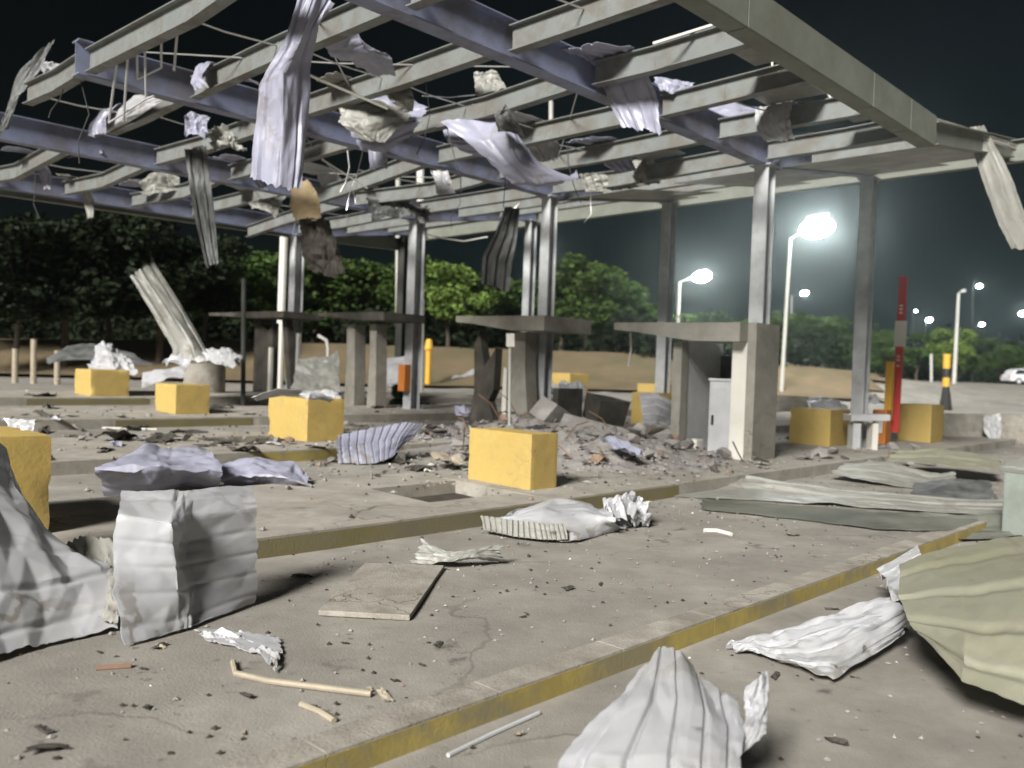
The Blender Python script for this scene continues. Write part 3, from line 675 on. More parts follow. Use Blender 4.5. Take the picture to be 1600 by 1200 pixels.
# lamp posts
def lamp_post(label, px, py_top, d, hx, hy, hw, material, lean=0, pole=True, energy=0, col=(.9, 1, 1), arm=True, pxb=None):
    top = ad(px, py_top, d); base = ad(pxb if pxb else px, 612, d); base.z = gw(base)
    e = empty('street_lamp', base, label, 'street lamp')
    if pole:
        rr = .11 if d < 70 else .07; mb = MB(); mb.tube([base, base.lerp(top, .5), top], rr*min(d, 70)/45, 10, rr*.7*min(d, 70)/45); mb.build('pole', M['pole'] if d < 70 or d == 110 else M['coldark'], e, smooth=True)  # far poles: night dark put into the steel colour so only lamps show
    h = ad(hx, hy, d)
    if arm:
        mb = MB(); mb.tube([top-Z*.05, top.lerp(h, .5)+Z*.12, h+Z*.12], .04, 8); mb.build('arm', M['pole'] if d < 70 else M['coldark'], e, smooth=True)
    ax = (RT+FW*.25+UP*.2).normalized(); ay = FW.cross(ax).normalized()
    ay = ax.cross(Z).normalized(); az = ay.cross(ax); n, m = 18, 9; V = []; F = []
    for q in range(m+1):
        t = math.pi*q/m
        for i in range(n): f = 2*math.pi*i/n; V.append(h + ax*(math.sin(t)*math.cos(f)*hw/2) + ay*(math.sin(t)*math.sin(f)*hw*.3) - az*(math.cos(t)*hw*.27))
    for q in range(m):
        for i in range(n): F.append((q*n+i, q*n+(i+1) % n, (q+1)*n+(i+1) % n, (q+1)*n+i))
    mb = MB(); mb.obox(h+Z*.30*hw, ax, ay, az, hw*.5, hw*.3, .08*hw); hd = mb.build('head', M['cabinet'], e, bevel=.02)
    mb = MB(); mb.add(V, F); mb.build('lens', material, hd, smooth=True)  # lens enlarged to the oval shape of the lamp's glare
    if energy:
        L = bpy.data.lights.new('lamp_light', 'POINT'); L.energy = energy; L.color = col; L.shadow_soft_size = .5
        o = bpy.data.objects.new('lamp_light', L); COL.objects.link(o); o.parent = e; o.location = h-Z*.75*hw-base
    return e
lamp_post('tall street lamp shining brightest, on a pale pole right of the standing booth', 1235, 372, 46, 1277, 356, 2.0, M['lamp'], energy=0, pxb=1221)
lamp_post('bright street lamp half hidden by the far canopy column', 1062, 440, 60, 1097, 432, 1.4, M['lamp'], energy=0, pxb=1056)
lamp_post('small distant street lamp shining just right of the middle column', 850, 408, 95, 862, 401, .9, M['lampfar'], pxb=848)
lamp_post('distant street lamp on a short lit pole behind the tallest lamp', 1237, 462, 110, 1257, 458, 1.1, M['lampfar'], pxb=1235)
lamp_post('unlit looking pale lamp pole beside the light green tree', 1498, 458, 66, 1506, 455, .5, M['cabinet'], pxb=1490)
lamp_post('distant street lamp high at the right, small slanted head', 1520, 450, 120, 1530, 447, .9, M['lampfar'], pxb=1519)
lamp_post('far bright lamp low over the trees, left of the light green tree', 1446, 503, 130, 1452, 500, 1.1, M['lampfar'], pxb=1446)
lamp_post('far lamp low over the trees, right of the light green tree', 1526, 510, 130, 1534, 507, .9, M['lampfar'], pxb=1526)
lamp_post('far bright lamp at the right edge of the view', 1606, 494, 130, 1598, 490, 1.3, M['lampfar'], pxb=1606)
lamp_post('faint tiny lamp left of the far bright lamps', 1427, 489, 140, 1431, 486, .5, M['lampfar'], pxb=1427)
post(657, 618, 258, .13, M['white'], 'tall white pole close to the grey column', 'pole', 'pole', d=30)
post(622, 600, 248, .09, M['pole'], 'thin grey pole left of the tall white pole', 'pole', 'pole', d=33)
post(861, 600, 158, .09, M['pole'], 'tall thin pole beside the middle column', 'pole', 'pole', d=36)
post(437, 560, 338, .14, M['white'], 'pale leaning pole left of the far left column', 'pole', 'pole', d=30, lean=8)
post(381, 600, 436, .06, M['coldark'], 'thin dark stake before the burnt out booth', 'stake', 'stake', d=22)
# a row of tiny far lights on the road behind the trees
for i, (x, y) in enumerate(((1240, 556), (1251, 555), (1262, 556), (1274, 557))):
    p = ad(x, y, 78); mb = MB(); mb.obox(p, RT, FW, Z, .30, .1, .13); e_ = mb.build('marker_light', M['lampfar'] if i == 1 else M['white'], bevel=.02); tag(e_, 'tiny pale marker light on the far guard rail', 'light', 'marker lights on the far guard rail')
mb = MB(); mb.beam(ad(1228, 560, 78.2), ad(1290, 561, 78.2), .1, .35); rl = tag(mb.build('guard_rail', M['pole'], bevel=.02), 'far pale guard rail under the tiny lights', 'guard rail')
for x in (1232, 1258, 1285):
    p = ad(x, 562, 78.4); q = Vector((p.x, p.y, gw(p))); mb = MB(); mb.tube([q, p], .06, 8); mb.build('rail_post', M['pole'], rl)
# low stakes at the far left verge
for i, (x, y0, y1) in enumerate(((24, 575, 545), (53, 572, 530), (90, 573, 548))):
    post(x, y0, y1, .10, M['wood'], ('short', 'tallest', 'thin')[i]+' pale stake on the far left verge', 'stake', 'stake', d=30)

# ================================================================= CAR
def car():
    d = 88.0; b = ad(1604, 617, d); b.z = gw(b)
    e = empty('parked_car', b, 'white car cut off by the right edge on the far road', 'car')
    X = RT.copy(); X.z = 0; X.normalize(); Y = Z.cross(X)
    def P3(x, y, z): return b+X*x+Y*y+Z*z
    lower = [(-2.25, .35), (-2.28, .75), (-2.15, .98), (-1.2, 1.02), (1.1, 1.0), (2.0, .9), (2.25, .7), (2.25, .35)]
    upper = [(-2.05, 1.0), (-1.75, 1.45), (-1.2, 1.62), (.1, 1.62), (.55, 1.5), (1.25, 1.02)]
    mb = MB(); wall_poly(mb, [P3(x, -.9, z) for x, z in lower], Y, 1.8); mb.build('body', M['carpaint'], e, bevel=.06)
    mb = MB(); wall_poly(mb, [P3(x, -.78, z) for x, z in upper], Y, 1.56); mb.build('roof', M['carpaint'], e, bevel=.05)
    for x0, x1, x2, x3 in ((-1.75, -.75, -.75, -1.5), (-.65, .25, .15, -.65), (.32, 1.0, .5, .3)):
        for s in (-.80, .795):
            mb = MB(); wall_poly(mb, [P3(x0, s, 1.08), P3(x1, s, 1.08), P3(x2, s, 1.5), P3(x3, s, 1.5)], Y, .006); mb.build('window', M['glass'], e)
    for x in (-1.38, 1.38):
        for s in (-.92, .74):
            mb = MB(); c = P3(x, s, .35); n = 20
            ring = [(math.cos(2*math.pi*i/n)*.35, math.sin(2*math.pi*i/n)*.35) for i in range(n)]
            wall_poly(mb, [c+X*a+Z*z for a, z in ring], Y, .2); wh = mb.build('wheel', M['rubber'], e, bevel=.02)
            mb = MB(); wall_poly(mb, [c+X*a*.6+Z*z*.6-Y*.015 for a, z in ring], Y, .01); mb.build('rim', M['cabinet'], wh)
    for s in (-.7, .7):
        mb = MB(); mb.obox(P3(-2.26, s, .82), X, Y, Z, .06, .25, .16); mb.build('tail_light', M['red'], e, bevel=.02)
        mb = MB(); mb.obox(P3(2.24, s, .72), X, Y, Z, .06, .3, .14); mb.build('headlight', M['white'], e, bevel=.02)
car()
# pale concrete barrier at the right
a, b_ = gp(1474, 692), gp(1660, 694)
mb = MB(); d_ = (b_-a).normalized(); n_ = Z.cross(d_)
hh = 46*a.y/FPX
prof = [(0, 0), (0, .12), (.12, .3), (.16, hh), (.34, hh), (.38, .3), (.5, .12), (.5, 0)]
wall_poly(mb, [a+n_*x+Z*z-d_*(.25*z/hh) for x, z in prof], d_, (b_-a).length)
tag(mb.build('concrete_barrier', M['slab'], bevel=.015), 'long pale concrete barrier at the right edge of the plaza', 'barrier')

# ================================================================= LOOSE GROUND THINGS
def gbar(pts, r, material, name, label, cat):
    mb = MB(); mb.tube([gp(x, y, r*.9) for x, y in pts], r, 7); return tag(mb.build(name, material, smooth=True), label, cat)
gbar([(364, 1034), (368, 1052), (420, 1064), (500, 1074), (580, 1084)], .015, M['wood'], 'bent_tube', 'bent pale tube lying on the asphalt below the twisted scrap', 'tube')
gbar([(470, 1100), (500, 1112), (522, 1126)], .014, M['wood'], 'broken_stick', 'short broken stick below the bent pale tube', 'stick')
gbar([(150, 1044), (205, 1040)], .015, M['rust'], 'broken_stick', 'short reddish stick under the largest torn sheet', 'stick')
gbar([(700, 1180), (770, 1146), (842, 1114)], .011, M['cabinet'], 'thin_rod', 'thin grey rod lying on the road below the yellow kerb', 'rod')
gbar([(665, 735), (700, 748)], .03, M['white'], 'broken_stick', 'white stick beside the nearest whole yellow block', 'stick')
gbar([(135, 668), (245, 671)], .02, M['white'], 'thin_rod', 'long thin white rod on the left lane', 'rod')
gbar([(64, 575), (120, 575)], .03, M['white'], 'thin_rod', 'thin pale rod left of the farthest left yellow block', 'rod')
gbar([(1100, 829), (1120, 829), (1143, 835)], .022, M['white'], 'broken_stick', 'small white sliver on the lane left of the fallen gutter', 'stick')
# loose concrete cover slab
q = [gp(*t, .002) for t in ((497, 962), (640, 970), (694, 890), (570, 886))]
mb = MB(); mb.hexa(q+[p+Z*.035 for p in q]); tag(mb.build('cover_slab', M['slab'], bevel=.006), 'flat pale square slab lying on the asphalt lane', 'slab')
q = [gp(*t, .002) for t in ((75, 704), (150, 742), (330, 735), (330, 690))]
# rubble: single chunks, then the fine debris
def chunk_mesh(seed, flat):
    r = random.Random(seed); bm = bmesh.new()
    for i in range(13):
        d = Vector((r.gauss(0, 1), r.gauss(0, 1), r.gauss(0, 1))).normalized()
        bm.verts.new((d.x*r.uniform(.35, .6), d.y*r.uniform(.35, .6), d.z*r.uniform(.3, .55)*flat))
    res = bmesh.ops.convex_hull(bm, input=bm.verts[:])
    bmesh.ops.delete(bm, geom=list({g for g in res['geom_unused']+res['geom_interior'] if isinstance(g, bmesh.types.BMVert)}), context='VERTS')
    bmesh.ops.recalc_face_normals(bm, faces=bm.faces)
    me = bpy.data.meshes.new('concrete_chunk'); bm.to_mesh(me); bm.free(); return me
CH = [chunk_mesh(i, (.8, .5, .9, .35)[i % 4]) for i in range(12)]
for i, me in enumerate(CH): me.materials.append(M['brick'] if i == 4 else M['chunk'])
def chunk(p, s, seed, label, group, cat='rubble', sink=.25):
    r = random.Random(seed); o = bpy.data.objects.new('concrete_chunk', CH[seed % 12]); COL.objects.link(o)
    o.location = p+Z*s*sink; o.scale = (s*r.uniform(.8, 1.3), s*r.uniform(.7, 1.1), s*r.uniform(.6, 1)); o.rotation_euler = (r.uniform(-.4, .4), r.uniform(-.4, .4), r.uniform(0, 6))
    return tag(o, label, cat, group)
def mound(u, v):                                    # the heap between the standing booth and the split pillar
    return .36*math.exp(-((u-12.0)/1.9)**2-((v-9.6)/1.5)**2) + .26*math.exp(-((u-12.6)/1.2)**2-((v-11.6)/1.0)**2) + .20*math.exp(-((u-11.0)/1.6)**2-((v-8.2)/1.2)**2)
V, F = gridmesh(frange(8.2, 16, .16), frange(6.2, 13.6, .16), lambda u, v: max(gz(u, v), itop(u, v) if any(a < v < b for a, b in ISL) else 0)+mound(u, v)*(1+.5*noise.noise(Vector((u, v, 0))*2.4))+.05*noise.noise(Vector((u, v, 4))*6)*min(1, mound(u, v)*5)-.035)
me = bpy.data.meshes.new('rubble_heap'); me.from_pydata(V, [], F)
tag(link('rubble_heap', me, M['chunk']), kind='stuff', label='heap of crushed concrete and dust between the booths')
rnd = random.Random(21)
def zr(u, v): return max(gz(u, v), itop(u, v) if any(a < v < b for a, b in ISL) else 0)+mound(u, v)
for i in range(210):
    if i < 90: u, v = rnd.gauss(11.8, 1.6), rnd.gauss(9.4, 1.4)
    elif i > 120: u, v = rnd.gauss(12.0, 2.3), rnd.gauss(9.6, 2.5)
    else: u, v = rnd.gauss(12.8, 1.3), rnd.gauss(12.0, .9)
    if 7.1 < u < 8.1 and v < 8 or (u > 12.9 and v < 8.7): continue
    if v < 6.3 or u < 8.2: continue
    s = rnd.choice((.12, .16, .2, .26, .34)) if i < 121 else rnd.choice((.08, .1, .13, .18))
    chunk(W(u, v, zr(u, v)), s, 100+i, 'broken chunk of concrete or brick in the rubble heap between the booths', 'chunks in the rubble heap')
for i in range(26):
    u, v = rnd.uniform(14.3, 19), rnd.uniform(5.6, 7.0)
    chunk(W(u, v, zr(u, v)), rnd.choice((.15, .22, .32)), 300+i, 'broken chunk of concrete along the island edge right of the standing booth', 'chunks right of the booth')
for i in range(46):
    px, py = rnd.uniform(60, 760), rnd.uniform(632, 735)
    p = gp(px, py); u, v = p.dot(D1), p.dot(D2)
    if any(abs(u-a) < .8 and abs(v-b) < 1 for a, b in ((7.6, 7.2), (8, 12.3), (8, 16.9), (8.1, 21.4))): continue
    chunk(W(u, v, zr(u, v)), rnd.choice((.08, .12, .16, .22)), 400+i, 'scattered chunk of concrete lying in the left hand lanes', 'chunks in the left lanes')
# bigger slabs tipped on the heap
def tip(px, py, d, sx, sy, sz, rx, ry, rz, material, label):
    p = ad(px, py, d); m = Matrix.Rotation(rz, 3, 'Z') @ Matrix.Rotation(rx, 3, 'X') @ Matrix.Rotation(ry, 3, 'Y')
    mb = MB(); mb.obox(p, m @ Vector((1, 0, 0)), m @ Vector((0, 1, 0)), m @ Vector((0, 0, 1)), sx, sy, sz)
    for i, v in enumerate(mb.v): mb.v[i] = v+Vector((noise.noise(v*3), noise.noise(v*3+Vector((5, 0, 0))), noise.noise(v*3+Vector((0, 7, 0)))))*.09
    return tag(mb.build('broken_slab', material, bevel=.02), label, 'slab')
tip(925, 682, 16.2, 1.35, .8, .14, R(35), R(14), R(-20), M['chunk'], 'large tipped concrete slab on top of the rubble heap')
tip(985, 712, 14.8, .8, .6, .12, R(28), R(10), R(10), M['chunk'], 'broken slab at the right foot of the rubble heap')
tip(858, 648, 17.0, .55, .5, .5, R(20), R(30), R(40), M['chunk'], 'big grey lump at the foot of the split pillar')
tip(945, 640, 18.5, .75, .6, .5, R(8), R(4), R(30), M['sooty'], 'dark squared concrete lump behind the rubble heap')
tip(905, 730, 13.4, .7, .5, .12, R(18), R(-8), R(-30), M['chunk'], 'flat broken slab low in front of the rubble heap')
tip(1020, 735, 12.9, .45, .35, .12, R(18), R(18), R(15), M['brick'], 'reddish broken slab beside the booth doorway')
# fine debris
rnd = random.Random(8); mb = MB()
for i in range(6500):
    t = rnd.random()
    if t < .22: u, v = rnd.uniform(-1, 24), rnd.uniform(3.1, 6.1)
    elif t < .78: u, v = rnd.gauss(11, 3), rnd.gauss(10, 3)
    elif t < .83: u, v = rnd.uniform(1, 11), rnd.uniform(.3, 2.8)
    else: u, v = rnd.uniform(1, 22), rnd.uniform(8.5, 24)
    if v < KERB+.2 and v > KERB-.05: continue
    onisl = any(a-.02 < v < b+.02 for a, b in ISL)
    s = rnd.uniform(.006, .028)*(1.0 if t < .35 or .75 < t < .82 else 1.8)
    if v < 6.2: s = min(s, .019)
    elif rnd.random() < .03: s *= 2
    p = W(u, v, zr(u, v)+s*.2); a = rnd.uniform(0, 6.28)
    x = Vector((math.cos(a), math.sin(a), 0)); y = Z.cross(x)
    k = [rnd.uniform(.5, 1.2) for _ in range(6)]
    mb.add([p+x*s*k[0], p+y*s*k[1], p-x*s*k[2], p-y*s*k[3], p+Z*s*.7*k[4]+x*s*.1], [(0, 1, 4), (1, 2, 4), (2, 3, 4), (3, 0, 4)])
n = len(mb.f); o = mb.build('fine_debris', M['chunk'], loc=Vector((0, 0, 0)))
o.data.materials.append(M['pit']); o.data.materials.append(M['white']); o.data.materials.append(M['brick'])
for i, p in enumerate(o.data.polygons):
    h_ = (i//4*2654435761) % 100; p.material_index = 1 if h_ < 40 else 2 if h_ < 42 else 3 if h_ < 50 else 0
tag(o, 'small chips of concrete and dirt strewn over the asphalt', kind='stuff')

# ================================================================= TORN ROOFING SHEETS ON THE GROUND
SG = 'torn roofing sheets on the ground'
def gs(label, rows, material='roof', seed=0, **k): return sheet('torn_sheet', rows, M[material], label, seed=seed, group=SG, **k)
gs('large white sheet standing bent in two on the asphalt, centre of the left foreground',
   [[(188, 764, 5.35), (270, 768, 5.4), (302, 768, 5.5), (402, 757, 5.95)], [(186, 800, 4.92), (268, 815, 4.95), (296, 808, 5.22), (400, 790, 5.62)], [(176, 865, 4.86), (272, 868, 4.98), (288, 866, 5.2), (399, 848, 5.58)], [(178, 930, 4.76), (282, 925, 4.98), (300, 915, 5.18), (402, 895, 5.55)], [(194, 1010), (280, 990, 4.92), (306, 980, 5.02), (398, 945)]],
   'roof', 1, nu=44, nv=44, ribs=6, ribdir='v', ribh=.006, crump=.042, cscale=1.5, rag=.028)
gs('huge crumpled white sheet filling the left edge of the foreground',
   [[(-170, 640, 5.6), (-60, 665, 5.5), (12, 700, 5.7), (30, 735, 5.75)], [(-170, 760, 5.0), (-40, 780, 5.0), (50, 815, 5.25), (100, 865, 5.4)], [(-170, 930, 4.5), (-40, 925, 4.55), (80, 905, 4.9), (165, 895, 5.3)], [(-190, 1070), (-40, 1040), (60, 1010), (185, 985)]],
   'roof', 2, nu=56, nv=56, ribs=5, ribdir='v', ribh=.014, crump=.075, cscale=1.3, rag=.03)
gs('small white scrap poking up behind the left edge yellow block', [[(8, 655, 7.6), (56, 657, 7.6)], [(22, 690, 7.5), (50, 684, 7.5)]], 'roof', 3, nu=10, nv=10, crump=.03, rag=.08)
gs('flat torn scrap between the huge crumpled sheet and the standing bent sheet', [[(95, 855, 5.7), (140, 832, 5.9), (185, 850, 5.6)], [(130, 905, 5.3), (160, 915, 5.2), (190, 915, 5.1)], [(110, 968, 4.95), (150, 968, 4.9), (186, 972, 4.85)]], 'roofg', 4, nu=20, nv=20, crump=.05, rag=.07)
gs('pale blue crumpled sheet lying behind the standing bent sheet',
   [[(160, 728, 9.0), (240, 697, 9.6), (320, 700, 9.8)], [(150, 735, 8.6), (250, 728, 8.7), (345, 735, 9.0)], [(165, 775), (250, 776), (338, 770)]], 'roofb', 5, nu=36, nv=30, ribs=3, ribdir='v', crump=.07, cscale=2, rag=.05, th=.006)
gs('low pale blue sheet with a bright crushed end, right of the blue crumpled sheet',
   [[(340, 722, 9.7), (400, 714, 9.9), (460, 722, 9.9), (478, 742, 9.8)], [(345, 745, 9.4), (400, 742, 9.4), (440, 745, 9.4), (486, 758, 9.4)], [(348, 768), (402, 772), (442, 773), (482, 770)]], 'roofb', 6, nu=36, nv=24, crump=.05, rag=.06, cscale=2.6)
gs('ribbed sheet curled like a shell beside the yellow block with a sheet on it',
   [[(527, 680, 12.9), (585, 668, 13.3), (640, 661, 13.6), (667, 663, 13.8)], [(528, 700, 12.6), (580, 690, 12.9), (625, 682, 13.3), (650, 680, 13.6)], [(530, 724), (585, 726), (615, 712, 13.0), (630, 695, 13.4)]], 'roofb', 7, nu=50, nv=24, ribs=13, ribdir='u', ribh=.03, crump=.02, rag=.05)
gs('bent sheet with a dark ribbed underside and a shiny crushed end, in the near lane',
   [[(800, 802, 8.4), (860, 778, 8.9), (925, 786, 8.9), (955, 800, 8.6)], [(770, 815, 8.35), (850, 798, 8.4), (915, 806, 8.4), (962, 812, 8.3)], [(756, 822), (840, 843, 7.9), (900, 848), (965, 826)]], 'roof', 8, nu=44, nv=30, crump=.05, cscale=1.8, rag=.04)
gs('dark ribbed curl under the bent shiny sheet in the near lane', [[(752, 806, 8.35), (800, 812, 8.1), (845, 818, 7.95), (882, 818, 7.95)], [(756, 828, 8.2), (800, 838, 8.0), (850, 843, 7.85), (888, 843, 7.85)]], 'roofg', 9, nu=60, nv=8, ribs=16, ribdir='u', ribh=.03, crump=.01, rag=.02)
gs('crushed shiny scrap at the right end of the bent shiny sheet', [[(945, 790, 8.9), (985, 768, 9.1), (1008, 790, 9.0)], [(950, 808, 8.6), (985, 800, 8.7), (1016, 812, 8.8)], [(958, 828), (985, 818), (1012, 819)]], 'roof', 10, nu=24, nv=24, crump=.09, cscale=3, rag=.09)
gs('small white torn sheet lying above the flat square slab', [[(660, 847, 6.95), (700, 862, 6.8), (745, 858, 6.85), (782, 850, 6.9)], [(640, 884), (700, 878, 6.7), (740, 872, 6.75), (784, 880)]], 'roofg', 11, nu=36, nv=14, crump=.035, cscale=2.4, rag=.09)
gs('twisted white scrap with ragged ends beside the bent pale tube', [[(312, 990, 4.95), (350, 985, 4.95), (400, 1000, 4.9), (440, 1005, 4.85)], [(322, 1003), (365, 1012), (410, 1028), (428, 1050)]], 'roof', 12, nu=34, nv=14, crump=.05, cscale=3, rag=.14)
gs('large white folded sheet standing at the bottom edge below the yellow kerb',
   [[(1002, 1045, 3.75), (1030, 1008, 3.9), (1052, 1018, 3.9), (1088, 1062, 3.8), (1150, 1095, 3.7)], [(945, 1110, 3.45), (1010, 1090, 3.45), (1060, 1095, 3.45), (1110, 1125, 3.4), (1160, 1140, 3.4)], [(880, 1182, 3.2), (965, 1180, 3.1), (1050, 1180, 3.1), (1110, 1195, 3.1), (1150, 1200, 3.15)], [(840, 1275, 2.95), (950, 1280, 2.9), (1050, 1285, 2.85), (1110, 1290, 2.85), (1150, 1290, 2.9)]],
   'roof', 13, nu=56, nv=50, ribs=5, ribdir='u', ribh=.022, crump=.03, cscale=1.5, rag=.035)
gs('upturned edge flap at the right of the bottom edge folded sheet', [[(1165, 1075, 3.6), (1190, 1055, 3.7), (1203, 1045, 3.75)], [(1165, 1120, 3.5), (1185, 1115, 3.5), (1200, 1105, 3.55)], [(1120, 1200, 3.2), (1160, 1175, 3.3), (1195, 1150, 3.4)]], 'roof', 14, nu=16, nv=24, crump=.03, rag=.05)
gs('long shiny crumpled sheet lying across the road at lower right',
   [[(1140, 998, 5.35), (1210, 985, 5.5), (1300, 962, 5.6), (1392, 935, 5.8)], [(1142, 1004, 5.3), (1215, 1005, 5.25), (1310, 990, 5.3), (1412, 950, 5.55)], [(1160, 1012, 5.3), (1235, 1038, 5.0), (1300, 1068), (1420, 985, 5.55)]], 'roof', 15, nu=54, nv=30, ribs=4, ribdir='v', crump=.05, cscale=2.4, rag=.05)
gs('stepped ribbed offcut above the long shiny crumpled sheet', [[(1370, 890, 6.6), (1402, 872, 6.8), (1434, 853, 7.0)], [(1385, 905, 6.3), (1415, 888, 6.5), (1444, 878, 6.6)], [(1392, 935, 6.0), (1425, 918, 6.1), (1446, 905, 6.2)]], 'roof', 16, nu=16, nv=30, ribs=2.5, ribdir='v', ribh=.05, crump=.01, rag=.02)
gs('big bowed beige sheet at the right edge of the foreground',
   [[(1405, 885, 5.7), (1490, 858, 5.9), (1590, 842, 6.1), (1720, 830, 6.2)], [(1405, 930, 5.2), (1500, 915, 5.1), (1600, 905, 5.1), (1740, 900, 5.2)], [(1422, 975, 4.9), (1510, 985, 4.55), (1610, 995, 4.45), (1750, 1000, 4.4)], [(1440, 992, 4.8), (1500, 1058, 4.3), (1605, 1102, 4.1), (1760, 1115, 4.0)]],
   'roofo', 17, nu=50, nv=44, ribs=4, ribdir='v', ribh=.02, crump=.035, cscale=1.4, rag=.015)
gs('long pale fallen roof sheet lying on the lane in front of the standing booth',
   [[(1088, 738, 12.8), (1160, 742, 12.6), (1290, 764, 12.0), (1440, 776, 11.6), (1640, 782, 11.4)], [(1075, 758, 12.2), (1180, 763, 12.0), (1300, 778, 11.4), (1440, 787, 11.0), (1640, 795, 10.8)], [(1048, 776), (1180, 786, 11.0), (1300, 790, 10.8), (1440, 797, 10.5), (1640, 808, 10.3)]],
   'roofg', 18, nu=70, nv=24, ribs=4, ribdir='v', ribh=.03, crump=.045, cscale=3, rag=.03)
gs('tilted pale roof panel right of the booth behind the long fallen sheet', [[(1318, 726, 14.3), (1390, 722, 14.4), (1455, 740, 14.2), (1492, 738, 14.2)], [(1300, 738, 13.6), (1360, 752, 13.2), (1440, 768, 12.9), (1490, 758, 13.2)]], 'roofg', 19, nu=40, nv=16, ribs=3, ribdir='v', crump=.03, rag=.04)
gs('white rag of sheet metal hanging on the concrete barrier', [[(1538, 652, 23.4), (1562, 646, 23.4)], [(1536, 668, 23.2), (1566, 668, 23.2)], [(1550, 696, 23.0), (1562, 690, 23.0)]], 'roof', 20, nu=12, nv=16, crump=.06, rag=.08)
gs('crumpled white sheet lying over the top of the second yellow block',
   [[(392, 622, 'z1.20'), (432, 607, 'z1.34'), (486, 610, 'z1.32'), (522, 622, 'z1.22')], [(408, 625, 'z1.16'), (440, 619, 'z1.22'), (482, 622, 'z1.22'), (516, 628, 'z1.16')]], 'roof', 21, nu=30, nv=14, base=0, crump=.035, rag=.06)
gs('ragged white sheet on the island right of the second yellow block', [[(488, 615, 15.6), (520, 612, 15.7), (535, 625, 15.5)], [(495, 625, 15.2), (520, 626, 15.2), (532, 632, 15.1)]], 'roof', 22, nu=20, nv=12, crump=.07, rag=.12)
gs('long ribbed sheet standing on end and leaning behind the drum',
   [[(203, 432, 21.5), (222, 420, 21.6), (240, 409, 21.8)], [(245, 500, 21.2), (266, 488, 21.1), (286, 480, 21.4)], [(270, 545, 21.0), (297, 535, 20.8), (322, 545, 21.2)], [(268, 568, 20.8), (305, 562, 20.7), (335, 560, 21.0)]], 'roofg', 23, nu=24, nv=60, ribs=3, ribdir='u', ribh=.07, crump=.05, rag=.03)
gs('crumpled heap of sheet at the foot of the leaning ribbed sheet', [[(258, 560, 21.0), (300, 545, 21.2), (330, 545, 21.2), (368, 552, 21)], [(262, 575, 20.5), (300, 563, 20.5), (335, 566, 20.5), (370, 570, 20.6)]], 'roof', 24, nu=30, nv=14, crump=.12, cscale=3, rag=.1)
gs('crumpled white sheet standing behind the farthest left yellow block',
   [[(148, 540, 22.0), (172, 537, 22.2), (190, 548, 22.2)], [(140, 565, 21.6), (175, 560, 21.3), (205, 565, 21.6)], [(136, 578, 21.4), (180, 598, 20.8), (216, 582, 21)]], 'roof', 25, nu=26, nv=26, crump=.10, cscale=2.4, rag=.05)
gs('dark green curved sheet behind the farthest left yellow block', [[(72, 560, 24), (105, 540, 24.4), (145, 538, 24.6), (205, 552, 24.4)], [(75, 568, 23.6), (110, 562, 23.6), (150, 562, 23.6), (240, 572, 23.6)]], 'roofd', 26, nu=30, nv=14, crump=.05, rag=.04)
gs('white sheet lying between the small yellow block and the drum', [[(222, 585, 19.8), (255, 578, 20.0), (288, 574, 20.2)], [(222, 608, 19.2), (258, 592, 19.4), (290, 590, 19.6)]], 'roof', 27, nu=20, nv=14, crump=.05, rag=.05)
gs('white crumpled scrap right of the drum', [[(350, 548, 21.6), (362, 545, 21.6), (375, 560, 21.6)], [(346, 570, 21.2), (360, 572, 21.2), (376, 572, 21.2)]], 'roof', 28, nu=14, nv=14, crump=.08, rag=.08)
gs('grey panel slumped below the bent white pipe', [[(468, 560, 23.5), (500, 560, 23.5), (528, 548, 23.5)], [(455, 608, 22.8), (490, 610, 22.8), (530, 610, 22.8)]], 'roofg', 29, nu=22, nv=22, crump=.07, rag=.06)
gs('bright white sheet edge behind the dark column', [[(592, 563, 27), (640, 554, 27), (652, 552, 27)], [(594, 605, 26), (630, 604, 26), (650, 600, 26)]], 'roof', 30, nu=20, nv=16, crump=.05, rag=.03)
gs('white sheet draped over the far yellow block', [[(706, 592, 29), (728, 582, 29), (751, 571, 29)], [(707, 592, 28.2), (725, 590, 28.2), (738, 586, 28.2)]], 'roof', 31, nu=18, nv=10, crump=.07, rag=.05)
gs('small shiny scrap in the lane left of the split pillar', [[(710, 634, 17.5), (726, 634, 17.5), (733, 645, 17.3)], [(712, 648, 17), (722, 651, 16.9), (732, 648, 17)]], 'roofb', 32, nu=14, nv=12, crump=.06, rag=.06)
gs('white sheet leaning against the far side of the standing booth', [[(998, 615, 19.3), (1025, 614, 19.2), (1052, 628, 18.8)], [(1003, 642, 18.7), (1028, 640, 18.5), (1054, 650, 18.2)], [(1004, 665, 18.2), (1030, 668, 18.0), (1052, 676, 17.8)]], 'roof', 33, nu=26, nv=26, ribs=4, ribdir='v', crump=.03, rag=.03)
gs('white scrap over the dark tangle beyond the split pillar', [[(855, 606, 23), (880, 600, 23), (915, 604, 23)], [(862, 612, 22), (890, 614, 22), (912, 615, 22)]], 'roof', 34, nu=22, nv=12, crump=.12, cscale=3, rag=.09)
gs('white sheet lying on the left part of the wide dull yellow block', [[(1212, 619, 19.4), (1260, 620, 19.4)], [(1214, 643, 18.7), (1266, 644, 18.6)]], 'slab', 35, nu=18, nv=12, crump=.03, rag=.03)
gs('white sheet lying on the right part of the wide dull yellow block', [[(1262, 621, 19.6), (1300, 622, 19.6), (1325, 636, 19.3)], [(1268, 645, 18.6), (1300, 646, 18.6), (1322, 652, 18.5)]], 'roof', 36, nu=20, nv=12, crump=.05, rag=.05)
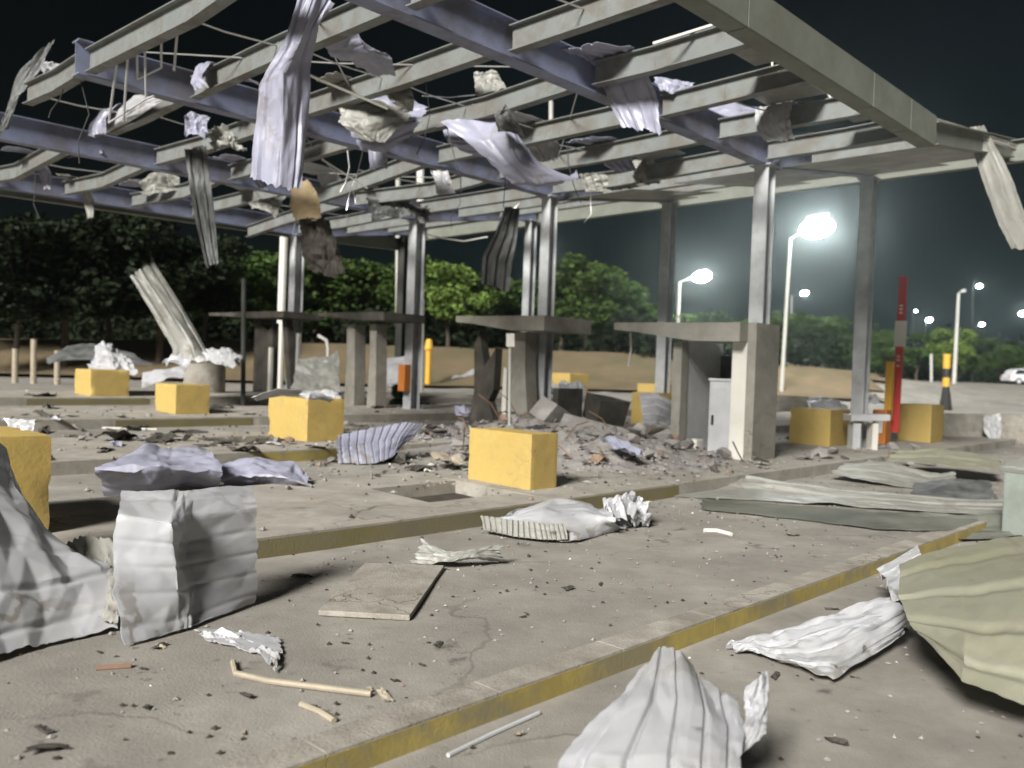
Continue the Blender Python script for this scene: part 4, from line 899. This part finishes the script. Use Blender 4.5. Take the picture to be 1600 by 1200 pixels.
gs('small white bundle on the counter behind the barrier machine', [[(1350, 622, 18.7), (1368, 614, 18.7)], [(1352, 631, 18.5), (1376, 631, 18.5)]], 'roof', 37, nu=12, nv=10, crump=.06, rag=.06)
# folded edge under the long sheet, its shadow put into the dark colour, and the smashed cabinet at the right edge
gs('long folded roof edge coloured as dark shadow under the long pale fallen sheet', [[(1092, 786, 11.0), (1220, 790, 10.7), (1380, 798, 10.4), (1480, 802, 10.2), (1640, 808, 10.1)], [(1100, 794, 10.9), (1230, 806, 10.5), (1380, 822, 10.1), (1480, 832, 9.9), (1640, 832, 9.8)], [(1105, 797), (1235, 812), (1385, 829), (1480, 842), (1640, 842)]], 'roofedge', 39, nu=60, nv=14, crump=.05, cscale=3, rag=.06)
gs('dull pale flattened sheet lying near the right edge behind the smashed cabinet', [[(1400, 705, 15.6), (1470, 700, 15.8), (1560, 715, 15.2)], [(1380, 722, 14.6), (1470, 726, 14.3), (1570, 735, 14.0)]], 'roofo', 40, nu=30, nv=16, ribs=3, ribdir='v', crump=.04, rag=.05)
p = gp(1606, 842)
e = empty('smashed_cabinet', p, 'pale green smashed metal cabinet at the right edge', 'cabinet'); k = p.y/FPX
X_ = (RT+FW*.4).normalized(); Y_ = Z.cross(X_).normalized()
mb = MB(); mb.obox(p+Z*(58*k)+X_*.1, X_, Y_, Z, .55, .4, 112*k); mb.build('shell', M['greenbox'], e, bevel=.02)
mb = MB(); mb.obox(p+Z*(120*k)+X_*.2, (X_+Z*.25).normalized(), Y_, (Z-X_*.25).normalized(), .8, .5, .06); mb.build('lid', M['roofg'], e, bevel=.01)
mb = MB(); mb.tube([p+Z*(25*k)+X_*.2-Y_*.21, p+Z*(25*k)+X_*.2-Y_*.25], .07, 14); mb.build('vent', M['black'], e)
gs('dark slumped panel between the fallen sheet and the smashed cabinet', [[(1430, 752, 12.6), (1490, 748, 12.6), (1545, 750, 12.6)], [(1420, 785, 11.4), (1490, 785, 11.4), (1560, 785, 11.4)]], 'roofd', 38, nu=22, nv=14, crump=.05, rag=.05)

# ================================================================= TORN SHEETS HANGING FROM THE CANOPY
HG = 'torn roof sheets hanging from the canopy'
def hs(label, rows, material='roofb', seed=0, **k): return sheet('hanging_sheet', rows, M[material], label, seed=seed, group=HG, base=0, **k)
hs('longest pale blue sheet hanging twisted down from the near purlins',
   [[(468, -12, 9.0), (495, -15, 9.0), (524, 5, 9.1)], [(440, 70, 9.0), (465, 70, 8.9), (498, 40, 9.1)], [(405, 130, 9.1), (440, 110, 8.9), (488, 96, 9.2)], [(398, 200, 9.2), (440, 195, 9.0), (480, 195, 9.25)], [(390, 275, 9.2), (435, 290, 9.05), (470, 295, 9.2)]], 'roofb', 51, nu=30, nv=70, ribs=3, ribdir='u', ribh=.03, crump=.04, cscale=2.2, rag=.03)
hs('pale blue triangular scrap caught between two purlins at top centre', [[(500, 70, 10.4), (560, 52, 10.3), (570, 75, 10.3)], [(520, 88, 10.6), (570, 82, 10.4), (612, 90, 10.6)], [(560, 105, 10.8), (590, 118, 10.8), (618, 118, 10.8)]], 'roofb', 52, nu=26, nv=22, crump=.05, rag=.04)
hs('grey folded scrap lying over the purlins left of the middle', [[(528, 165, 12.6), (570, 155, 12.6), (640, 165, 12.7)], [(530, 190, 12.4), (575, 185, 12.3), (640, 180, 12.6)], [(560, 215, 12.4), (585, 222, 12.4), (600, 225, 12.4)]], 'roofg', 53, nu=26, nv=22, crump=.07, rag=.06)
hs('narrow grey strip bent over a purlin in the middle', [[(598, 140, 12.0), (640, 135, 12.0)], [(612, 160, 11.9), (648, 155, 11.9)], [(632, 176, 12), (645, 172, 12)]], 'roofg', 54, nu=14, nv=16, crump=.04, rag=.05)
hs('small square grey scrap perched on a bright purlin', [[(740, 112, 11.6), (775, 110, 11.6)], [(743, 150, 11.4), (792, 140, 11.4)]], 'roofg', 55, nu=16, nv=14, crump=.04, rag=.04)
hs('long curved sheet sagging in a hook shape under the middle bay',
   [[(690, 190, 12.9), (770, 180, 12.9), (800, 190, 12.9)], [(735, 225, 12.7), (790, 210, 12.5), (820, 225, 12.7)], [(775, 262, 12.6), (810, 252, 12.4), (845, 258, 12.6)], [(800, 288, 12.6), (850, 285, 12.4), (905, 280, 12.6)], [(830, 292, 12.9), (870, 290, 12.9), (902, 268, 12.9)]], 'roofb', 56, nu=24, nv=50, ribs=2, ribdir='u', crump=.05, rag=.04)
hs('dark pointed scrap standing above the curved hook sheet', [[(772, 178, 12.2), (790, 163, 12.2), (806, 185, 12.2)], [(778, 205, 12.2), (800, 206, 12.2), (820, 215, 12.2)]], 'roofd', 57, nu=14, nv=14, crump=.04, rag=.04)
hs('dark narrow strip hanging far down at the left', [[(288, 232, 14.2), (322, 228, 14.2)], [(296, 290, 14.0), (330, 288, 14.1)], [(306, 350, 14.0), (336, 348, 14.1)], [(322, 418, 14.0), (342, 412, 14.1)]], 'roofd', 58, nu=14, nv=44, ribs=2, ribdir='u', crump=.04, rag=.04)
hs('dark ribbed sheet with pale edges hanging in front of the trees', [[(790, 322, 18), (812, 325, 18)], [(772, 365, 17.8), (808, 372, 17.8)], [(755, 400, 17.8), (800, 408, 17.8)], [(752, 442, 17.8), (795, 455, 17.8)]], 'roofd', 59, nu=20, nv=36, ribs=3, ribdir='u', ribh=.06, crump=.04, rag=.03)
hs('grey curved strip hanging at the right end of the canopy', [[(1515, 200, 15.2), (1538, 195, 15.3)], [(1522, 235, 15.1), (1560, 235, 15.3)], [(1538, 290, 15.0), (1582, 280, 15.2)], [(1560, 350, 15.0), (1600, 330, 15.2)], [(1580, 390, 15.0), (1640, 380, 15.2)]], 'roofg', 60, nu=18, nv=50, ribs=2, ribdir='u', ribh=.05, crump=.03, rag=.04)
hs('thin broken strip sticking out beyond the right end of the canopy', [[(1460, 184, 14.4), (1500, 196, 14.8), (1590, 226, 15.8)], [(1462, 192, 14.4), (1500, 205, 14.8), (1586, 236, 15.8)]], 'roofg', 61, nu=30, nv=6, crump=.02, rag=.04)
hs('tan board hanging below the long twisted sheet', [[(456, 292, 16.0), (480, 283, 16.0), (494, 300, 16.0)], [(452, 318, 15.9), (480, 315, 15.9), (500, 320, 15.9)], [(462, 346, 15.9), (480, 340, 15.9), (502, 342, 15.9)]], 'tan', 62, nu=16, nv=20, crump=.012, rag=.09, th=.012)
hs('dark brown rags of board hanging under the tan board', [[(470, 345, 16.2), (500, 342, 16.2), (515, 345, 16.3)], [(472, 385, 16.2), (505, 380, 16.1), (528, 385, 16.2)], [(478, 418, 16.2), (510, 432, 16.2), (540, 428, 16.2)]], 'sooty', 63, nu=18, nv=24, crump=.08, rag=.08, th=.015)
hs('small shiny scrap curled under the left purlins', [[(292, 176, 14.4), (328, 182, 14.4)], [(288, 208, 14.2), (322, 218, 14.2)]], 'roofb', 64, nu=14, nv=14, crump=.08, rag=.08)
hs('crumpled pale rag next to the small shiny scrap', [[(330, 200, 14.6), (358, 198, 14.6), (372, 220, 14.6)], [(328, 235, 14.5), (350, 232, 14.3), (385, 238, 14.5)]], 'roofg', 65, nu=20, nv=18, crump=.10, rag=.08)
hs('rolled pale sheet curving along the second purlin at the left', [[(140, 212, 14.8), (175, 178, 14.2), (210, 148, 13.5), (245, 148, 12.9)], [(152, 214, 14.5), (190, 185, 13.9), (222, 160, 13.2), (256, 152, 12.8)], [(185, 200, 14.3), (210, 185, 13.7), (235, 170, 13.1), (256, 158, 12.8)]], 'roof', 66, nu=36, nv=18, crump=.03, rag=.04)
hs('dark shredded strip dangling from the top left corner', [[(60, 80, 13.5), (85, 64, 13.5)], [(25, 120, 13.5), (60, 110, 13.4)], [(5, 180, 13.5), (30, 150, 13.4)], [(-10, 215, 13.5), (14, 200, 13.5)]], 'roofd', 67, nu=14, nv=36, crump=.05, rag=.06)
hs('small white scrap on the broken end of the outer purlin', [[(65, 108, 13.9), (80, 95, 13.9), (100, 102, 13.9)], [(70, 118, 13.8), (88, 120, 13.8), (104, 116, 13.8)]], 'roof', 68, nu=14, nv=12, crump=.08, rag=.1)
hs('pale crumpled cloth like scrap over the left rear purlins', [[(220, 285, 20), (255, 268, 20), (280, 280, 20)], [(222, 308, 19.8), (258, 300, 19.8), (285, 296, 19.8)]], 'roofg', 69, nu=18, nv=14, crump=.12, rag=.08)
hs('grey scrap wedged below the long twisted sheet', [[(388, 318, 18.5), (420, 310, 18.5), (446, 306, 18.5)], [(396, 326, 18.2), (418, 330, 18.2), (430, 340, 18.2)]], 'roofg', 70, nu=18, nv=12, crump=.06, rag=.07)
hs('white narrow scrap hanging beside the tall white pole', [[(672, 266, 15.8), (700, 268, 15.8)], [(680, 285, 15.7), (706, 288, 15.7)], [(682, 303, 15.7), (712, 303, 15.7)]], 'roof', 71, nu=12, nv=16, crump=.04, rag=.06)
hs('pale scrap resting on the girder near the right column', [[(1022, 122, 12.4), (1060, 122, 12.4), (1085, 130, 12.4)], [(1032, 142, 12.3), (1050, 146, 12.2), (1078, 140, 12.3)]], 'roofb', 72, nu=16, nv=12, crump=.05, rag=.07)
hs('dented grey sign board hanging on the far edge beam', [[(905, 272, 17.2), (960, 268, 17.2), (1040, 252, 17.2)], [(915, 300, 17.1), (970, 296, 17.1), (1036, 285, 17.1)]], 'roofg', 73, nu=60, nv=14, ribs=9, ribdir='u', ribh=.05, crump=.07, cscale=3, rag=.06)
hs('dark tangle of sheet crumpled over the grey column head', [[(575, 318, 19.6), (620, 308, 19.6), (672, 322, 19.6)], [(585, 345, 19.3), (625, 335, 19.2), (668, 350, 19.3)]], 'roofd', 74, nu=30, nv=18, crump=.14, cscale=3, rag=.1)
hs('broad pale grey sheet folded over three purlins in the middle of the canopy', [[(545, 150, 13.2), (610, 150, 13.2), (668, 165, 13.2)], [(535, 190, 12.9), (600, 196, 12.6), (660, 186, 12.9)], [(560, 232, 12.9), (600, 238, 12.8), (640, 214, 12.9)]], 'roofb', 75, nu=30, nv=26, ribs=3, ribdir='v', ribh=.03, crump=.05, rag=.05)
hs('grey blue sheet sagging beside the hook shaped sheet', [[(690, 192, 14.2), (735, 184, 14.0), (782, 186, 13.8)], [(700, 222, 14.0), (745, 225, 13.6), (795, 215, 13.6)], [(720, 236, 14.0), (760, 246, 13.8), (790, 240, 13.7)]], 'roofb', 76, nu=26, nv=20, ribs=3, ribdir='v', ribh=.03, crump=.04, rag=.05)
hs('flat blue grey panel lying on the purlins behind the longest sheet', [[(330, 150, 15.5), (400, 140, 15.2), (470, 165, 15.0)], [(335, 175, 15.2), (400, 178, 15.0), (455, 195, 14.8)]], 'roofb', 77, nu=26, nv=14, ribs=3, ribdir='v', ribh=.03, crump=.04, rag=.05)
hs('pale torn strip draped over the girder at far left', [[(95, 222, 16.6), (130, 214, 16.5), (165, 222, 16.4)], [(98, 246, 16.4), (130, 246, 16.3), (160, 240, 16.2)]], 'roofg', 78, nu=20, nv=12, crump=.06, rag=.07)
hs('bluish sheet piece resting on top of the far bay by the right column', [[(1090, 168, 15.2), (1150, 160, 15.2), (1200, 172, 15.4)], [(1100, 182, 15.0), (1150, 182, 15.0), (1190, 186, 15.2)]], 'roofb', 79, nu=22, nv=10, crump=.05, rag=.06)
# strips of decking still caught on the purlins
rnd = random.Random(15)
ORD = ('outermost', 'second', 'third', 'fourth', 'fifth', 'sixth', 'innermost'); BAYN = ('nearest', 'second', 'third', 'farthest')
for n_, (i, b) in enumerate(((1, 1), (2, 1), (3, 1), (4, 1), (1, 2), (2, 2), (3, 2), (4, 2), (5, 2), (2, 3), (3, 3), (4, 3), (5, 1), (6, 1), (3, 0), (5, 0), (1, 3))):
    v0, v1 = BAYS[b]; v = rnd.uniform(v0+.4, v1-.6); u = PU[i]; wd = rnd.uniform(.35, .9); L1 = rnd.uniform(.3, .9); L2 = rnd.uniform(.15, .75); zt = ZB+.40
    tw = rnd.uniform(-.25, .25); sgn = rnd.choice((-1, 1))
    rows = [[W(u-sgn*L1, v+tw, zt+rnd.uniform(-.05, .12)), W(u-sgn*L1, v+wd*.9+tw, zt+rnd.uniform(-.05, .12))],
            [W(u-sgn*.12, v, zt+.01), W(u-sgn*.12, v+wd, zt+.01)], [W(u+sgn*.14, v, zt), W(u+sgn*.14, v+wd, zt)],
            [W(u+sgn*(.25+L2*.25), v-tw*.5, zt-.15-L2*.5), W(u+sgn*.3, v+wd*.9-tw*.5, zt-.2-L2*.45)],
            [W(u+sgn*(.2+L2*.3), v-tw, zt-.2-L2*rnd.uniform(.9, 1.2)), W(u+sgn*.35, v+wd*.7-tw, zt-.2-L2)]]
    hs('torn strip of decking caught on the %s purlin in the %s bay' % (ORD[i], BAYN[b]), rows, ('roofb', 'roofg', 'roofb', 'roof')[n_ % 4], 120+n_, nu=14, nv=30, ribs=round(wd/.18), ribdir='u', ribh=.025, crump=.035, cscale=2.4, rag=.06)
# a suspended frame under the outer purlin
p0, p1 = au(185, 70, 4.3), au(275, 12, 4.3)
e = empty('suspended_frame', (p0+p1)/2, 'thin metal frame hanging on rods under the outer left purlin', 'frame')
for (x0, y0, x1, y1) in ((186, 72, 170, 192), (213, 52, 215, 124), (252, 28, 252, 106), (280, 10, 272, 110), (200, 85, 193, 190), (226, 60, 228, 155)):
    mb = MB(); mb.tube([au(x0, y0, 4.35), au(x1, y1, 4.6)], .016, 6); mb.build('hanger', M['cabinet'], e)
for (x0, y0, x1, y1) in ((215, 124, 252, 106), (170, 192, 228, 155), (240, 150, 228, 155)):
    mb = MB(); mb.tube([au(x0, y0, 4.6), au(x1, y1, 4.6)], .014, 6); mb.build('crossbar', M['cabinet'], e)
# loose cables
def cable(pts, r, label, material='black'):
    mb = MB(); mb.tube([ad(*t) for t in pts], r, 6); tag(mb.build('cable', M[material], smooth=True), label, 'cable')
cable([(543, 235, 13), (546, 262, 13), (540, 285, 13), (532, 300, 13)], .012, 'thin cable dangling in the gap right of the long twisted sheet', 'rod')
cable([(662, 365, 20), (690, 372, 20), (725, 377, 20), (762, 370, 20)], .014, 'pale drooping cable strung from the grey column towards the dark ribbed sheet', 'white')
cable([(660, 150, 11), (700, 152, 11.5), (745, 148, 12)], .008, 'thin slack wire under the middle purlins', 'rod')
cable([(985, 520, 16.4), (986, 545, 16.4), (982, 572, 16.4)], .02, 'pale cable end dangling from the booth roof nose', 'white')
cable([(1145, 690, 14.0), (1152, 705, 14.0), (1160, 720, 13.9)], .012, 'loose dark cable across the booth door jamb')
for i, (x0, y0, x1, y1, d) in enumerate(((485, 118, 606, 170, 10.8), (503, 249, 574, 294, 14.5), (1020, 68, 1122, 36, 10.2), (1290, 140, 1300, 158, 13.5), (1207, 88, 1206, 180, 14.5))):
    mb = MB(); mb.beam(ad(x0, y0, d), ad(x1, y1, d), .028, .028); tag(mb.build('strip_and_glint', M['white']), ('long bright strip crossing below the near purlins', 'white bar for the glint of a lit edge beside the dangling cable', 'white bar for the glint of a lit edge near the top right girder', 'tiny bright strip by the fascia', 'upright bright strip over the right column')[i], 'metal strip')  # some bars draw glints of lit metal edges in plain white
# dark bush at the foot of the dark column
rnd = random.Random(4); p = gp(628, 634); k = p.y/FPX
cl = [(rnd.gauss(0, 9*k), rnd.gauss(0, 9*k), abs(rnd.gauss(15*k, 10*k)), rnd.uniform(9*k, 14*k)) for _ in range(9)]
b_ = empty('bush', p, 'dark tangled bush at the foot of the dark column', 'bush')
link('foliage', leaf_mesh('bush', cl, 1500, .13, 3), M['leafd'], b_)
mb = MB(); mb.tube([p, p+Z*(28*k)], .03, 6); mb.build('stem', M['bark'], b_)

# scattered dark and pale scraps, each lying by itself
def scrap_mesh(seed):
    r = random.Random(seed); V = []; n = 7
    for j in range(n):
        for i in range(n):
            a, b = i/(n-1)-.5, j/(n-1)-.5
            k = 1+.35*noise.noise(Vector((a*4, b*4, seed)))
            V.append(Vector((a*k, b*k*r.uniform(.52, .6), .12+.16*facet(a+.5, b+.5, 3.2, seed+40))))
    F = [(j*n+i, j*n+i+1, (j+1)*n+i+1, (j+1)*n+i) for j in range(n-1) for i in range(n-1)]
    m = len(V); V += [p-Vector((0, 0, .02)) for p in V]; F += [tuple(m+k for k in reversed(f)) for f in F]
    me = bpy.data.meshes.new('scrap'); me.from_pydata(V, [], F); return me
SCR = {k: [scrap_mesh(60+q*5+i) for i in range(4)] for q, k in enumerate(('sooty', 'roof', 'roofb', 'wood'))}
for k in SCR:
    for me in SCR[k]: me.materials.append(M[k])
rnd = random.Random(77)
def scrap(p, sz, kind, label, group):
    o = bpy.data.objects.new('scrap', rnd.choice(SCR[kind])); COL.objects.link(o); o.location = p
    o.scale = (sz, sz*rnd.uniform(.5, 1), sz*rnd.uniform(.4, .9)); o.rotation_euler = (rnd.uniform(-.15, .15), rnd.uniform(-.15, .15), rnd.uniform(0, 6.3)); tag(o, label, 'scrap', group)
BL = ((7.6, 7.2), (8, 12.3), (8, 16.9), (8.1, 21.4))
for i in range(70):
    px, py = rnd.uniform(20, 700), rnd.uniform(628, 745); p = gp(px, py); u, v = p.dot(D1), p.dot(D2)
    if any(abs(u-a) < .9 and abs(v-b) < 1.2 for a, b in BL): continue
    p.z = zr(u, v)+.005; scrap(p, rnd.choice((.2, .3, .45, .6)), 'sooty', 'dark scrap of board lying in the left hand lanes', 'dark scraps in the left lanes')
for i in range(26):
    px, py = rnd.uniform(60, 760), rnd.uniform(630, 720); p = gp(px, py); u, v = p.dot(D1), p.dot(D2)
    if any(abs(u-a) < .9 and abs(v-b) < 1.2 for a, b in BL): continue
    p.z = zr(u, v)+.005; scrap(p, rnd.choice((.12, .2, .3)), rnd.choice(('roof', 'roofb')), 'small pale scrap of sheet lying in the left hand lanes', 'pale scraps in the left lanes')
for i in range(46):
    px, py = rnd.uniform(60, 1330), rnd.uniform(800, 1180); p = gp(px, py); u, v = p.dot(D1), p.dot(D2)
    if v > 6.0 or KERB-.15 < v < KERB+.3 : continue
    p.z = gz(u, v)+.006; scrap(p, rnd.choice((.05, .07, .1, .14)), rnd.choice(('sooty', 'sooty', 'wood')), 'small dark flake lying on the near lane', 'dark flakes on the near lane')
for i in range(24):
    u, v = rnd.gauss(12, 1.8), rnd.gauss(9.6, 1.6)
    if u > 12.9 and v < 8.7 or (7.1 < u < 8.1 and v < 8.2): continue
    scrap(W(u, v, zr(u, v)+.12), rnd.choice((.3, .5, .8)), rnd.choice(('roofb', 'sooty', 'wood')), 'bent scrap sticking out of the rubble heap', 'scraps on the rubble heap')
for i in range(14):
    u, v = rnd.gauss(12, 1.5), rnd.gauss(9.8, 1.4)
    if u > 12.9 and v < 8.7: continue
    p = W(u, v, zr(u, v)); a = rnd.uniform(0, 6.3); q = p+Vector((math.cos(a)*.5, math.sin(a)*.5, rnd.uniform(.1, .55)))
    mb = MB(); mb.tube([p, p.lerp(q, .5)+Z*.1, q], .011, 6); tag(mb.build('rebar', M['rust'], smooth=True), 'bent steel bar poking out of the rubble heap', 'steel bar', 'bars in the rubble heap')
# loose wires left hanging from the roof frame
for i in range(13):
    u, v = rnd.choice(PU)+.05, rnd.uniform(7.6, 20); L = rnd.uniform(.35, 1.3)
    p = W(u, v, ZB+.07); q = p+Vector((rnd.uniform(-.3, .3), rnd.uniform(-.3, .3), -L))
    mb = MB(); mb.tube([p, p.lerp(q, .4)+Vector((rnd.uniform(-.12, .12), rnd.uniform(-.12, .12), 0)), p.lerp(q, .75)+Vector((rnd.uniform(-.12, .12), 0, 0)), q], .008, 5)
    tag(mb.build('hanging_wire', M['black'] if i % 3 else M['rod'], smooth=True), 'loose thin wire dangling from a purlin', 'wire', 'wires dangling from the canopy')

# ================================================================= NIGHT HAZE
hm = bpy.data.materials.new('night_haze'); hm.use_nodes = True; hn = hm.node_tree; hn.nodes.clear()
ho = hn.nodes.new('ShaderNodeOutputMaterial'); hv = hn.nodes.new('ShaderNodeVolumePrincipled')
hv.inputs['Color'].default_value = (.85, .95, .95, 1); hv.inputs['Density'].default_value = .0020; hv.inputs['Anisotropy'].default_value = .92
hn.links.new(hv.outputs[0], ho.inputs['Volume'])
mb = MB(); mb.hexa([(-90, -15, -1.3), (200, -15, -1.3), (200, 260, -1.3), (-90, 260, -1.3), (-90, -15, 17), (200, -15, 17), (200, 260, 17), (-90, 260, 17)])
tag(mb.build('haze', hm, loc=Vector((0, 0, 0))), 'thin night haze lit by the street lamps', kind='stuff')
